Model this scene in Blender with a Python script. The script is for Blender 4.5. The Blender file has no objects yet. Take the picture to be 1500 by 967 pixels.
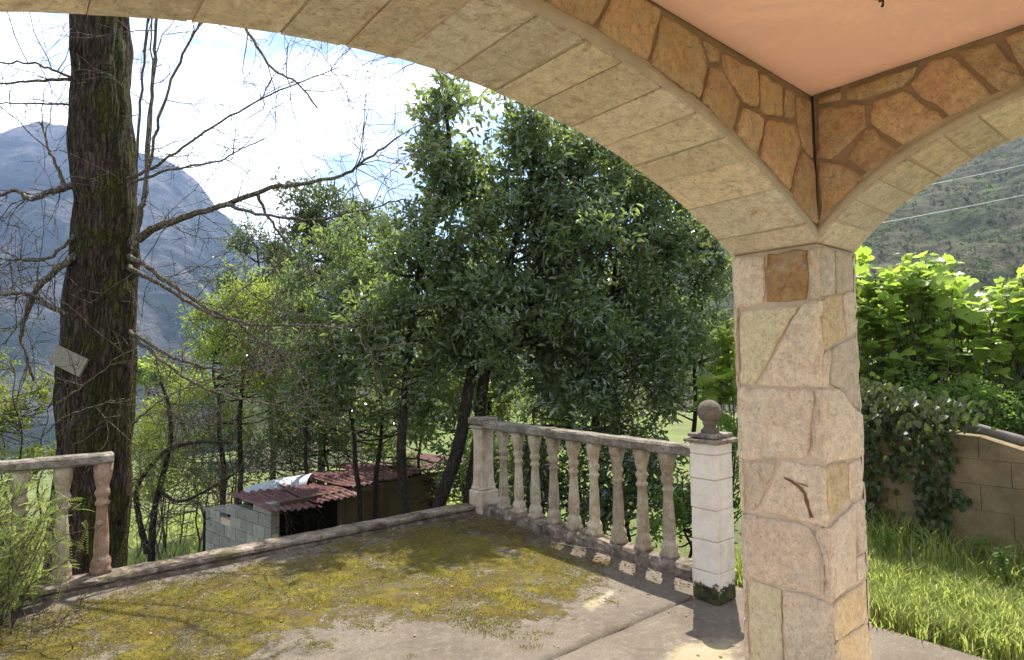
import bpy, bmesh, math, random
import numpy as np
from mathutils import Matrix, Vector
random.seed(7); rng = np.random.default_rng(7)
S = bpy.context.scene
COL = S.collection
R_ = math.radians

# ------------------------------------------------------------------ camera
CAM_H = 1.6
F_PX = 896.3                      # focal length in pixels of the 1500 px wide photograph
PITCH, YAW, ROLL = 0.0556, 0.8744, -0.0120
fw = np.array([math.cos(YAW)*math.cos(PITCH), math.sin(YAW)*math.cos(PITCH), math.sin(PITCH)])
r0 = np.array([math.sin(YAW), -math.cos(YAW), 0.0]); u0 = np.cross(r0, fw)
cr = math.cos(ROLL)*r0 + math.sin(ROLL)*u0
cu = math.cos(ROLL)*u0 - math.sin(ROLL)*r0
CO = np.array([0, 0, CAM_H])
cd = bpy.data.cameras.new('camera'); cam = bpy.data.objects.new('camera', cd); COL.objects.link(cam)
cam.matrix_world = Matrix(((cr[0], cu[0], -fw[0], 0), (cr[1], cu[1], -fw[1], 0), (cr[2], cu[2], -fw[2], CAM_H), (0, 0, 0, 1)))
cd.sensor_width = 36; cd.lens = 36*F_PX/1500; cd.clip_start = 0.05; cd.clip_end = 12000
S.camera = cam
def ray(x, y): return fw + (x-750)/F_PX*cr - (y-483.5)/F_PX*cu
def at(x, y, D): return CO + ray(x, y)*D                 # the point seen at photo pixel x,y, D metres deep
def on(x, y, ax, v):                                     # the point seen at x,y on the plane axis=v
    d = ray(x, y); return CO + d*((v-CO[ax])/d[ax])

# ------------------------------------------------------------------ sun, sky, exposure
SUN_EL, SUN_AZ = R_(61), R_(33)                          # azimuth counted from +X towards +Y
sun_dir = np.array([math.cos(SUN_EL)*math.cos(SUN_AZ), math.cos(SUN_EL)*math.sin(SUN_AZ), math.sin(SUN_EL)])
sl = bpy.data.lights.new('sun', 'SUN'); sl.energy = 4.3; sl.angle = R_(0.53); sl.color = (1, .95, .86)
so = bpy.data.objects.new('sun', sl); COL.objects.link(so)
so.rotation_euler = Vector(sun_dir).to_track_quat('Z', 'Y').to_euler(); so.location = (20, 15, 60)
W = bpy.data.worlds.new('World'); S.world = W; W.use_nodes = True
nt = W.node_tree; nt.nodes.clear()
def wn(t, **k):
    n = nt.nodes.new(t)
    for a, b in k.items(): setattr(n, a, b)
    return n
sky = wn('ShaderNodeTexSky', sky_type='NISHITA', sun_disc=False, sun_elevation=SUN_EL, sun_rotation=math.pi/2-SUN_AZ,
         air_density=1.0, dust_density=0.7, ozone_density=1.5)
tc = wn('ShaderNodeTexCoord'); mp = wn('ShaderNodeMapping'); mp.inputs['Scale'].default_value = (1.5, 1.5, 4.0)
nz = wn('ShaderNodeTexNoise'); nz.inputs['Scale'].default_value = 1.6; nz.inputs['Detail'].default_value = 7; nz.inputs['Roughness'].default_value = .55
rp = wn('ShaderNodeValToRGB'); rp.color_ramp.elements[0].position = .47; rp.color_ramp.elements[1].position = .63
mx = wn('ShaderNodeMix', data_type='RGBA'); mx.inputs[7].default_value = (13.0, 13.0, 13.1, 1)
bg = wn('ShaderNodeBackground'); bg.inputs['Strength'].default_value = 0.10; out = wn('ShaderNodeOutputWorld')
L = nt.links.new
L(tc.outputs['Generated'], mp.inputs[0]); L(mp.outputs[0], nz.inputs['Vector']); L(nz.outputs[0], rp.inputs[0])
L(rp.outputs[0], mx.inputs[0]); L(sky.outputs[0], mx.inputs[6]); L(mx.outputs[2], bg.inputs[0]); L(bg.outputs[0], out.inputs[0])
S.view_settings.view_transform = 'Standard'; S.view_settings.look = 'None'
S.view_settings.gamma = 1; S.view_settings.use_curve_mapping = False
S.view_settings.exposure = 1.45
S.cycles.use_denoising = True
S.cycles.max_bounces = 10; S.cycles.diffuse_bounces = 6; S.cycles.transmission_bounces = 5; S.cycles.transparent_max_bounces = 6
S.cycles.sample_clamp_indirect = 8

# ------------------------------------------------------------------ mesh helpers
MATS = {}
def set_props(o, label=None, cat=None, group=None, kind=None):
    for k, v in (('label', label), ('category', cat), ('group', group), ('kind', kind)):
        if v: o[k] = v
    return o
def thing(name, label, cat, loc=(0, 0, 0), group=None):
    o = bpy.data.objects.new(name, None); COL.objects.link(o); o.location = [float(v) for v in loc]
    o.empty_display_size = .1
    return set_props(o, label, cat, group)
def link(me, name, mat, parent=None):
    if mat: me.materials.append(MATS[mat])
    o = bpy.data.objects.new(name, me); COL.objects.link(o)
    if parent is not None: o.parent = parent
    return o
def off(parent):
    v = np.zeros(3)
    while parent is not None: v += np.array(parent.location); parent = parent.parent
    return v
def part(name, V, Fc, mat, parent=None, smooth=False):   # V in world coordinates, any faces
    V = np.asarray(V, float) - off(parent)
    me = bpy.data.meshes.new(name); me.from_pydata([tuple(v) for v in V], [], [tuple(int(i) for i in f) for f in Fc]); me.update()
    if smooth: me.polygons.foreach_set('use_smooth', [True]*len(me.polygons))
    return link(me, name, mat, parent)
def bulk(name, V, Fc, mat, parent=None, smooth=True):    # V (n,3), Fc (m,k) int array: all faces alike, fast
    V = (np.asarray(V, np.float32) - off(parent).astype(np.float32)); Fc = np.asarray(Fc, np.int32); m, k = Fc.shape
    me = bpy.data.meshes.new(name)
    me.vertices.add(len(V)); me.vertices.foreach_set('co', V.ravel())
    me.loops.add(m*k); me.loops.foreach_set('vertex_index', Fc.ravel())
    me.polygons.add(m); me.polygons.foreach_set('loop_start', np.arange(m, dtype=np.int32)*k)
    me.polygons.foreach_set('use_smooth', np.full(m, smooth))
    me.update(calc_edges=True)
    return link(me, name, mat, parent)
BOXF = [(0, 3, 2, 1), (4, 5, 6, 7), (0, 1, 5, 4), (1, 2, 6, 5), (2, 3, 7, 6), (3, 0, 4, 7)]
def box_v(a, b):
    (x0, y0, z0), (x1, y1, z1) = a, b
    return np.array([(x0, y0, z0), (x1, y0, z0), (x1, y1, z0), (x0, y1, z0), (x0, y0, z1), (x1, y0, z1), (x1, y1, z1), (x0, y1, z1)], float)
def box(name, a, b, mat, parent=None, bev=0.0, jit=0.0, seg=1):
    bm = bmesh.new(); V = box_v(a, b)
    if jit: V = V + rng.normal(0, jit, V.shape)
    V = V - off(parent)
    vs = [bm.verts.new(v) for v in V]
    for f in BOXF: bm.faces.new([vs[i] for i in f])
    if bev: bmesh.ops.bevel(bm, geom=bm.edges[:], offset=bev, segments=seg, affect='EDGES', profile=.6)
    me = bpy.data.meshes.new(name); bm.to_mesh(me); bm.free()
    return link(me, name, mat, parent)
def merge(lst):
    V = []; Fc = []; n = 0
    for v, f in lst:
        V.append(v); Fc.append(np.asarray(f)+n); n += len(v)
    return np.concatenate(V), np.concatenate(Fc)
def catmull(P, n):
    P = np.asarray(P, float); Q = np.vstack([2*P[0]-P[1], P, 2*P[-1]-P[-2]]); o = []
    for i in range(1, len(Q)-2):
        t = np.linspace(0, 1, n, endpoint=False)[:, None]; a, b, c, d = Q[i-1:i+3]
        o.append(.5*((2*b)+(c-a)*t+(2*a-5*b+4*c-d)*t*t+(3*b-a-3*c+d)*t**3))
    return np.vstack(o+[P[-1:]])
def tube(P, rad, sides=6, lump=0.0):
    P = np.asarray(P, float); n = len(P); rad = np.broadcast_to(np.asarray(rad, float), (n,))
    T = np.gradient(P, axis=0); T /= np.linalg.norm(T, axis=1)[:, None]+1e-9
    ref = np.array([0, 0, 1.]) if abs(T[:, 2]).mean() < .8 else np.array([1., 0, 0])
    A = np.cross(T, ref); A /= np.linalg.norm(A, axis=1)[:, None]+1e-9; B = np.cross(T, A)
    th = np.linspace(0, 2*np.pi, sides, endpoint=False)
    rr = rad[:, None]*np.ones(sides)
    if lump: rr = rr*(1+rng.normal(0, lump, rr.shape))
    V = P[:, None]+rr[..., None]*(np.cos(th)[None, :, None]*A[:, None]+np.sin(th)[None, :, None]*B[:, None])
    V = V.reshape(-1, 3)
    i, j = np.meshgrid(np.arange(n-1), np.arange(sides), indexing='ij'); j2 = (j+1) % sides
    Q = np.stack([i*sides+j, i*sides+j2, (i+1)*sides+j2, (i+1)*sides+j], -1).reshape(-1, 4)
    caps = np.array([[n*sides, (k+1) % sides, k, k] for k in range(0)])
    return V, Q
def unit(v): return v/(np.linalg.norm(v, axis=-1, keepdims=True)+1e-9)
def leaves(P, D, N, Ln, Wd, fold=.25, droop=.15):        # pointed leaves of two quads folded along the rib
    n = len(P); D = unit(D); N = unit(N-(N*D).sum(1, keepdims=True)*D); X = np.cross(D, N)
    Ln = np.broadcast_to(Ln, (n,))[:, None]; Wd = np.broadcast_to(Wd, (n,))[:, None]
    b = P; t = P+D*Ln-N*Ln*droop
    up = N*Wd*fold
    a1 = P+D*Ln*.3; a2 = P+D*Ln*.68-N*Ln*droop*.35
    V = np.stack([b, a1+X*Wd*.46+up, a2+X*Wd*.40+up, t, a2-X*Wd*.40+up, a1-X*Wd*.46+up], 1).reshape(-1, 3)
    k = np.arange(n)[:, None]*6
    Fc = np.concatenate([k+np.array([[0, 1, 2, 3]]), k+np.array([[0, 3, 4, 5]])])
    return V, Fc
def rdir(n): return unit(rng.normal(size=(n, 3)))
def noise3(P, seed=0, scale=1.0, oct=4):                 # cheap smooth noise: sums of rotated sines
    g = np.random.default_rng(seed); o = np.zeros(len(P)); a = 1.0; tot = 0
    for k in range(oct):
        for _ in range(3):
            w = g.normal(size=3)*scale*(2**k); o += a*np.sin(P@w+g.uniform(0, 6.28))
        tot += a*1.7; a *= .55
    return o/tot

# ------------------------------------------------------------------ materials
class M:
    def __init__(s, name):
        s.m = bpy.data.materials.new(name); s.m.use_nodes = True; s.t = s.m.node_tree; s.t.nodes.clear(); MATS[name] = s.m
        s.o = s.n('ShaderNodeOutputMaterial'); s.tc = s.n('ShaderNodeTexCoord'); s.oi = s.n('ShaderNodeObjectInfo'); s.geo = s.n('ShaderNodeNewGeometry')
    def n(s, t, **k):
        x = s.t.nodes.new(t)
        for a, b in k.items(): setattr(x, a, b)
        return x
    def l(s, a, b): s.t.links.new(a, b)
    def put(s, sock, v):
        if hasattr(v, 'is_linked') or hasattr(v, 'links'): s.l(v, sock)
        elif isinstance(v, tuple) and len(v) == 3 and sock.type == 'RGBA': sock.default_value = (*v, 1)
        else: sock.default_value = v
    def noise(s, sc, det=4, rough=.55, vec=None, w=None, dist=0):
        x = s.n('ShaderNodeTexNoise'); x.inputs['Scale'].default_value = sc; x.inputs['Detail'].default_value = det; x.inputs['Roughness'].default_value = rough; x.inputs['Distortion'].default_value = dist
        s.l(vec or s.pos(), x.inputs['Vector']); return x.outputs[0]
    def pos(s): return s.geo.outputs['Position']
    def scaled(s, sc, vec=None):
        x = s.n('ShaderNodeMapping'); x.inputs['Scale'].default_value = sc; s.l(vec or s.pos(), x.inputs[0]); return x.outputs[0]
    def warp(s, sc):                                     # stretched coordinates shaken by noise so cells do not line up
        x = s.n('ShaderNodeTexNoise'); x.inputs['Scale'].default_value = 5; x.inputs['Detail'].default_value = 4; s.l(s.pos(), x.inputs['Vector'])
        y = s.n('ShaderNodeVectorMath', operation='MULTIPLY_ADD'); s.l(x.outputs[1], y.inputs[0]); y.inputs[1].default_value = (.12, .12, .5); s.l(s.pos(), y.inputs[2]); return s.scaled(sc, y.outputs[0])
    def voro(s, sc, feature='F1', vec=None):
        x = s.n('ShaderNodeTexVoronoi', feature=feature); x.inputs['Scale'].default_value = sc; s.l(vec or s.pos(), x.inputs['Vector']); return x.outputs[0]
    def ramp(s, f, *st):
        x = s.n('ShaderNodeValToRGB'); e = x.color_ramp.elements
        while len(e) < len(st): e.new(.5)
        for q, (p, c) in zip(e, st): q.position = p; q.color = (*c, 1) if isinstance(c, tuple) else (c, c, c, 1)
        s.l(f, x.inputs[0]); return x.outputs[0]
    def mix(s, f, a, b, mode='MIX'):
        x = s.n('ShaderNodeMix', data_type='RGBA', blend_type=mode); s.put(x.inputs[0], f); s.put(x.inputs[6], a); s.put(x.inputs[7], b); return x.outputs[2]
    def math(s, op, a, b=0.0, c=0.0):
        x = s.n('ShaderNodeMath', operation=op); s.put(x.inputs[0], a); s.put(x.inputs[1], b); s.put(x.inputs[2], c); return x.outputs[0]
    def hsv(s, c, h=.5, sa=1.0, v=1.0):
        x = s.n('ShaderNodeHueSaturation'); s.put(x.inputs['Hue'], h); s.put(x.inputs['Saturation'], sa); s.put(x.inputs['Value'], v); s.put(x.inputs['Color'], c); return x.outputs[0]
    def rmap(s, f, a, b):
        x = s.n('ShaderNodeMapRange'); s.put(x.inputs[0], f); x.inputs[3].default_value = a; x.inputs[4].default_value = b; return x.outputs[0]
    def bump(s, h, strength=.5, dist=.01, prev=None):
        x = s.n('ShaderNodeBump'); x.inputs['Strength'].default_value = strength; x.inputs['Distance'].default_value = dist; s.l(h, x.inputs['Height'])
        if prev: s.l(prev, x.inputs['Normal'])
        return x.outputs[0]
    def attr(s, name): x = s.n('ShaderNodeAttribute', attribute_name=name); return x.outputs['Fac']
    def bsdf(s, col, rough=.8, bump=None, spec=.3, metal=0.0):
        x = s.n('ShaderNodeBsdfPrincipled'); s.put(x.inputs['Base Color'], col); s.put(x.inputs['Roughness'], rough); x.inputs['Specular IOR Level'].default_value = spec; s.put(x.inputs['Metallic'], metal)
        if bump: s.l(bump, x.inputs['Normal'])
        s.l(x.outputs[0], s.o.inputs[0]); return x
def stone_mat(name, cols, rust=.35, bright=1.0):
    m = M(name); rnd = m.oi.outputs['Random']
    vec = m.n('ShaderNodeVectorMath', operation='ADD'); m.l(m.pos(), vec.inputs[0])
    sc = m.n('ShaderNodeVectorMath', operation='SCALE'); sc.inputs[0].default_value = (13, 7, 5); m.l(rnd, sc.inputs['Scale']); m.l(sc.outputs[0], vec.inputs[1]); v = vec.outputs[0]
    n1 = m.noise(4, 5, .6, v, dist=.8); n2 = m.noise(17, 6, .68, v, dist=.5); n3 = m.noise(75, 4, .65, v)
    pal = m.ramp(rnd, *[(i/(len(cols)-1), c) for i, c in enumerate(cols)])
    a = m.mix(m.ramp(n1, (.35, .0), (.65, .9)), pal, cols[1])
    a = m.mix(m.math('MULTIPLY', m.ramp(n2, (.50, .0), (.66, 1.0)), rust), a, (.34, .17, .075))
    a = m.mix(m.math('MULTIPLY', m.ramp(m.noise(7, 5, .65, v, dist=.6), (.52, 0.0), (.66, 1.0)), .5), a, (.62, .55, .42))
    a = m.mix(m.math('MULTIPLY', m.ramp(n3, (.30, 1.0), (.45, 0.0)), .55), a, (.17, .115, .07))
    a = m.hsv(a, v=m.math('MULTIPLY', m.rmap(m.noise(26, 6, .75, v, dist=.4), .5*bright, 1.5*bright), m.rmap(m.math('FRACT', m.math('MULTIPLY', rnd, 7.31)), .84, 1.12)))
    h = m.math('ADD', m.math('MULTIPLY', n2, 1.2), m.math('MULTIPLY', m.noise(48, 6, .72, m.scaled((1, 1, .6), v), dist=.6), 1.0))
    m.bsdf(a, .9, m.bump(h, .9, .022), .15)
stone_mat('stone_face', [(.68, .45, .25), (.72, .51, .29), (.68, .42, .25), (.76, .57, .34), (.66, .47, .27)], .40)
stone_mat('stone_pillar', [(.80, .65, .47), (.74, .58, .41), (.82, .63, .46), (.78, .66, .47), (.79, .62, .44)], .34)
stone_mat('stone_yellow', [(.76, .65, .40), (.72, .61, .38), (.76, .66, .43)], .18)
stone_mat('stone_rust', [(.40, .18, .05), (.48, .30, .14), (.42, .20, .06)], .85)
stone_mat('stone_ochre', [(.74, .55, .30), (.70, .52, .29), (.76, .58, .34)], .40)
stone_mat('stone_slab', [(.82, .71, .52), (.74, .64, .46), (.82, .66, .47), (.78, .72, .60), (.84, .70, .48)], .45)
def mortar(name, c):
    m = M(name); n = m.noise(60, 5, .7)
    m.bsdf(m.hsv(c, v=m.rmap(m.noise(9), .7, 1.3)), .95, m.bump(n, .6, .01), .1)
mortar('mortar', (.55, .43, .31)); mortar('mortar_brown', (.34, .235, .155)); mortar('cement', (.46, .39, .29)); mortar('soffit_mortar', (.46, .37, .26))
m = M('rust_stain'); m.bsdf(m.hsv((.15, .07, .035), v=m.rmap(m.noise(60, 5, .7), .5, 1.6)), .95, None, .1)
m = M('ceiling_plaster'); n = m.noise(3.5, 3)
m.bsdf(m.hsv((.90, .57, .44), v=m.math('MULTIPLY', m.rmap(m.noise(1.3, 4, .6), .90, 1.08), m.rmap(m.ramp(m.noise(2.4, 6, .7, dist=.6), (.48, 0.0), (.60, 1.0)), .93, 1.03))), .9, m.bump(m.math('ADD', n, m.noise(90, 3)), .12, .01), .15)
def concrete(name, light, dark, lich=.4, moss=0.0):
    m = M(name); n1 = m.noise(7, 6, .65, dist=.4); n2 = m.noise(35, 6, .7)
    a = m.mix(m.ramp(n1, (.38, 0.0), (.62, 1.0)), dark, light)
    a = m.mix(m.math('MULTIPLY', m.ramp(n2, (.50, 0.0), (.62, 1.0)), lich), a, (.08, .07, .06))
    a = m.mix(m.math('MULTIPLY', m.ramp(m.noise(14, 5, .7), (.60, 0.0), (.68, 1.0)), .5), a, (.55, .52, .44))
    if moss: a = m.mix(m.math('MULTIPLY', m.ramp(m.noise(6, 5), (.5, 0.0), (.62, 1.0)), moss), a, (.12, .12, .025))
    a = m.mix(m.math('MULTIPLY', m.ramp(m.noise(9, 6, .7, m.scaled((1, 1, .22)), dist=.3), (.52, 0.0), (.66, 1.0)), lich*.7), a, (.13, .105, .08))
    a = m.hsv(a, v=m.math('MULTIPLY', m.rmap(m.noise(130, 3), .8, 1.2), m.rmap(m.oi.outputs['Random'], .8, 1.15)))
    m.bsdf(a, .92, m.bump(m.math('ADD', n2, m.noise(140, 3, .6)), .6, .008), .15)
concrete('rail_concrete', (.34, .29, .23), (.16, .13, .105), .75, .25)
concrete('kerb_concrete', (.27, .21, .16), (.06, .042, .03), .9, .3)
concrete('baluster_cement', (.50, .42, .30), (.35, .27, .175), .4)
concrete('baluster_red', (.40, .28, .19), (.28, .15, .09), .45)
concrete('pedestal_cement', (.50, .41, .30), (.36, .27, .18), .3)
concrete('ball_cement', (.25, .21, .165), (.13, .10, .075), .6)
concrete('grey_block', (.34, .325, .28), (.25, .24, .20), .25)
m = M('white_post'); z = m.n('ShaderNodeSeparateXYZ'); m.l(m.pos(), z.inputs[0])
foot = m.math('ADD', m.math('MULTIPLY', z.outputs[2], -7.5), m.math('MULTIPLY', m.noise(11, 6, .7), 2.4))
a = m.mix(m.ramp(m.noise(10, 6, .7), (.4, 0.0), (.75, .6)), (.72, .66, .57), (.48, .40, .32))
a = m.mix(m.ramp(m.noise(60, 4, .7), (.60, 0.0), (.72, .5)), a, (.3, .25, .19))
a = m.mix(m.ramp(m.noise(13, 6, .72, m.scaled((1, 1, .15))), (.52, 0.0), (.70, .45)), a, (.36, .30, .23))
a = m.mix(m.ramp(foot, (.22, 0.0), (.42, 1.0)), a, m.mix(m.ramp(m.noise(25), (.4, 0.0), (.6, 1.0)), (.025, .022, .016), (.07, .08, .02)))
m.bsdf(a, .85, m.bump(m.noise(50, 5, .7), .5, .006), .2)
m = M('terrace_concrete')
mo, da, pa = m.attr('moss'), m.attr('dirt'), m.attr('pale')
n1 = m.noise(2.2, 6, .65); n2 = m.noise(18, 6, .7); n3 = m.noise(110, 4, .7)
a = m.mix(m.ramp(n1, (.35, 0.0), (.65, 1.0)), (.125, .10, .075), (.20, .168, .128))
a = m.mix(m.ramp(n2, (.50, 0.0), (.72, .7)), a, (.29, .25, .195))
a = m.mix(m.ramp(m.noise(42, 5, .75), (.54, 0.0), (.64, .8)), a, (.15, .12, .09))
a = m.mix(m.ramp(n3, (.38, .85), (.52, 0.0)), a, (.13, .11, .085))
mk = m.math('ADD', m.math('MULTIPLY', mo, .60), m.math('ADD', m.math('MULTIPLY', m.math('SUBTRACT', m.noise(3.6, 7, .72, dist=.8), .5), 2.0), m.math('MULTIPLY', m.math('SUBTRACT', m.noise(38, 6, .8), .5), 1.5)))
mcol = m.mix(m.ramp(m.noise(2.6, 5, .65), (.38, 0.0), (.62, 1.0)), (.235, .195, .028), (.165, .11, .03))
mcol = m.mix(m.ramp(m.noise(7, 5, .7), (.52, 0.0), (.68, .75)), mcol, (.31, .285, .035))
mcol = m.hsv(mcol, v=m.rmap(m.noise(170, 4, .8), .3, 1.7))
mcol = m.mix(m.ramp(m.noise(4.5, 6, .7, dist=.5), (.55, 0.0), (.66, .8)), mcol, (.085, .075, .022))
a = m.mix(m.ramp(mk, (.36, 0.0), (.66, 1.0)), a, mcol)
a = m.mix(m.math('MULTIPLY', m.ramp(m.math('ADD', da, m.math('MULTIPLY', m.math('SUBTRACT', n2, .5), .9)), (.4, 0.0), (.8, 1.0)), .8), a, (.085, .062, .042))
a = m.mix(m.ramp(m.math('ADD', pa, m.math('MULTIPLY', m.math('SUBTRACT', n2, .5), .8)), (.45, 0.0), (.8, .6)), a, m.mix(m.noise(6), (.50, .46, .38), (.46, .36, .14)))
hh = m.math('ADD', m.math('ADD', n3, n2), m.math('MULTIPLY', m.math('MULTIPLY', m.ramp(mk, (.42, 0.0), (.6, 1.0)), m.noise(150, 4, .8)), 2.2))
m.bsdf(a, .93, m.bump(hh, .9, .012), .15)
def leafmat(name, c1, c2, trans=.4, rough=.4, tcol=None, spec=.5, vr=(.6, 1.4)):
    m = M(name); rnd = m.geo.outputs['Random Per Island']
    a = m.mix(rnd, c1, c2); a = m.hsv(a, v=m.rmap(m.noise(1.1, 3), *vr))
    b = m.bsdf(a, rough, None, spec)
    t = m.n('ShaderNodeBsdfTranslucent'); tcl = m.hsv(m.mix(rnd, tcol or c2, c2), v=m.rmap(m.noise(1.1, 3), *vr)); m.l(tcl, t.inputs[0])
    x = m.n('ShaderNodeMixShader'); x.inputs[0].default_value = trans; m.l(b.outputs[0], x.inputs[1]); m.l(t.outputs[0], x.inputs[2]); m.l(x.outputs[0], m.o.inputs[0])
leafmat('laurel_leaf', (.048, .076, .036), (.120, .155, .068), .40, .18, (.36, .46, .08), 1.0, (.45, 1.8))
leafmat('far_laurel_leaf', (.075, .098, .038), (.115, .140, .05), .36, .38, (.20, .26, .06), .5)
leafmat('willow_leaf', (.17, .23, .04), (.25, .31, .06), .55, .45, (.46, .56, .09), .35)
leafmat('shrub_leaf', (.11, .15, .03), (.19, .21, .04), .48, .45, (.34, .40, .05), .35)
leafmat('feather_leaf', (.20, .27, .06), (.30, .36, .09), .55, .5, (.56, .66, .13), .3, (.8, 1.3))
leafmat('fig_leaf', (.14, .22, .045), (.24, .31, .06), .58, .40, (.44, .60, .07), .5, (.65, 1.4))
leafmat('ivy_leaf', (.022, .036, .012), (.075, .095, .028), .3, .45, (.16, .22, .04), .4)
leafmat('grass_blade', (.17, .24, .045), (.32, .36, .10), .55, .40, (.58, .68, .15), .5, (.5, 1.4))
leafmat('weed_leaf', (.09, .17, .035), (.15, .24, .05), .48, .45, (.30, .44, .07), .35)
leafmat('far_foliage', (.045, .058, .024), (.09, .10, .04), .3, .7, (.13, .16, .045), .1, (.4, 1.6))
leafmat('moss_leaf', (.165, .13, .025), (.27, .245, .033), .3, .8, (.32, .30, .04), .1, (.5, 1.5))
leafmat('dry_leaf', (.13, .085, .045), (.24, .16, .09), .2, .7, None, .2)
def bark(name, c1, c2, mossy=0.0, sc=1.0):
    m = M(name); v = m.scaled((1, 1, .28))
    n = m.noise(26*sc, 6, .7, v, dist=.4)
    a = m.mix(m.ramp(n, (.38, 0.0), (.62, 1.0)), c1, c2)
    a = m.mix(m.ramp(m.noise(3, 5, .6), (.55, 0.0), (.75, .5)), a, (.17, .14, .12))
    if mossy:
        k = m.math('ADD', m.noise(2.6, 7, .72, dist=.9), m.math('MULTIPLY', m.attr('side'), .10))
        a = m.mix(m.math('MULTIPLY', m.ramp(k, (.53, 0.0), (.60, 1.0)), mossy), a, m.mix(m.ramp(m.noise(40, 5, .8), (.3, 0.0), (.7, 1.0)), (.022, .027, .008), (.115, .105, .022)))
    ck = m.ramp(m.voro(24*sc, 'DISTANCE_TO_EDGE', m.warp((1, 1, .13))), (.0, 0.0), (.20, 1.0)); a = m.mix(m.math('MULTIPLY', m.math('SUBTRACT', 1.0, ck), .55), a, (.014, .010, .008))
    m.bsdf(a, .95, m.bump(m.math('ADD', m.math('ADD', n, m.math('MULTIPLY', m.noise(90, 4), .4)), m.math('MULTIPLY', ck, .7)), 1.0, .035), .1)
bark('old_bark', (.022, .015, .011), (.115, .078, .056), .9)
bark('twig_bark', (.15, .12, .09), (.32, .27, .20), 0, 1.5)
bark('laurel_bark', (.045, .036, .028), (.10, .08, .06), 0, 2)
bark('fig_bark', (.12, .095, .07), (.22, .18, .14), 0, 2)
m = M('board_wood'); n = m.noise(30, 6, .7, m.scaled((1, 1, 6)))
m.bsdf(m.mix(m.ramp(n, (.3, 0.0), (.7, 1.0)), (.15, .135, .10), (.29, .27, .21)), .9, m.bump(n, .5, .006), .15)
m = M('red_sheet'); n = m.noise(5, 6, .7, dist=.7)
a = m.mix(m.ramp(n, (.42, 0.0), (.6, 1.0)), (.075, .018, .020), (.12, .048, .038))
a = m.mix(m.ramp(m.noise(11, 5, .7), (.58, 0.0), (.66, .8)), a, (.26, .17, .11))
m.bsdf(a, .6, m.bump(m.noise(40), .3, .01), .4)
m = M('grey_sheet'); m.bsdf(m.hsv((.48, .52, .54), v=m.rmap(m.noise(4, 5), .75, 1.1)), .45, None, .5)
m = M('shed_shade'); m.bsdf((.015, .012, .01), .95, None, .05)  # near-black colour painted in for the shade inside the shed
m = M('shed_wood'); m.bsdf(m.hsv((.12, .085, .055), v=m.rmap(m.noise(12, 5, .7, m.scaled((4, 4, .5))), .5, 1.5)), .9, None, .1)
m = M('wall_block'); n = m.noise(24, 6, .7)
a = m.mix(m.ramp(m.noise(2.6, 6, .7), (.36, 0.0), (.64, 1.0)), (.135, .105, .06), (.25, .19, .11))
a = m.mix(m.ramp(m.noise(5, 5, .7), (.54, 0.0), (.68, .75)), a, (.16, .09, .055))
zz = m.n('ShaderNodeSeparateXYZ'); m.l(m.pos(), zz.inputs[0])
a = m.mix(m.ramp(m.math('ADD', m.math('MULTIPLY', zz.outputs[2], -1.2), m.noise(5, 5, .7)), (.18, 0.0), (.45, .7)), a, (.13, .14, .03))
m.bsdf(m.hsv(a, v=m.rmap(m.noise(90, 4), .75, 1.25)), .93, m.bump(n, .6, .01), .12)
m = M('coping_grey'); m.bsdf(m.hsv((.13, .115, .10), v=m.rmap(m.noise(14, 5), .5, 1.7)), .8, None, .2)
m = M('wire_metal'); m.bsdf((.62, .62, .60), .4, None, .5)
m = M('hook_metal'); m.bsdf((.09, .035, .025), .6, None, .4)
m = M('ground_earth')
sl_ = m.noise(.35, 6, .65); g1 = m.noise(6, 6, .7)
a = m.mix(m.ramp(sl_, (.40, 0.0), (.60, 1.0)), (.10, .15, .035), (.075, .062, .036))
a = m.mix(m.ramp(g1, (.45, 0.0), (.65, .7)), a, (.13, .17, .045))
a = m.mix(m.math('MULTIPLY', m.ramp(m.noise(.045, 5, .6), (.42, 0.0), (.6, 1.0)), .55), a, (.16, .17, .06))
m.bsdf(a, .95, m.bump(g1, .6, .08), .1)
m = M('hill_scrub_ground')
v1 = m.noise(.035, 6, .65); v2 = m.voro(.28); v3 = m.noise(.5, 6, .75)
a = m.mix(m.ramp(v1, (.40, 0.0), (.58, 1.0)), (.050, .058, .030), (.095, .085, .055))
a = m.mix(m.ramp(v3, (.48, 0.0), (.62, .9)), a, (.030, .040, .020))
a = m.mix(m.ramp(m.noise(.11, 6, .7), (.54, 0.0), (.66, .8)), a, (.085, .12, .032))
m.bsdf(a, .95, m.bump(m.math('ADD', v3, v2), .8, 1.2), .05)
m = M('mountain_rock')
v1 = m.noise(.008, 7, .68, m.scaled((1, 1, .5)), dist=.5); v3 = m.noise(.05, 7, .75)
a = m.mix(m.ramp(v1, (.47, 0.0), (.60, 1.0)), (.022, .036, .024), (.17, .16, .15))
a = m.mix(m.ramp(v3, (.50, 0.0), (.66, .75)), a, (.035, .045, .025))
m.bsdf(a, .95, m.bump(m.math('ADD', v1, v3), 1.0, 24), .05)

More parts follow.
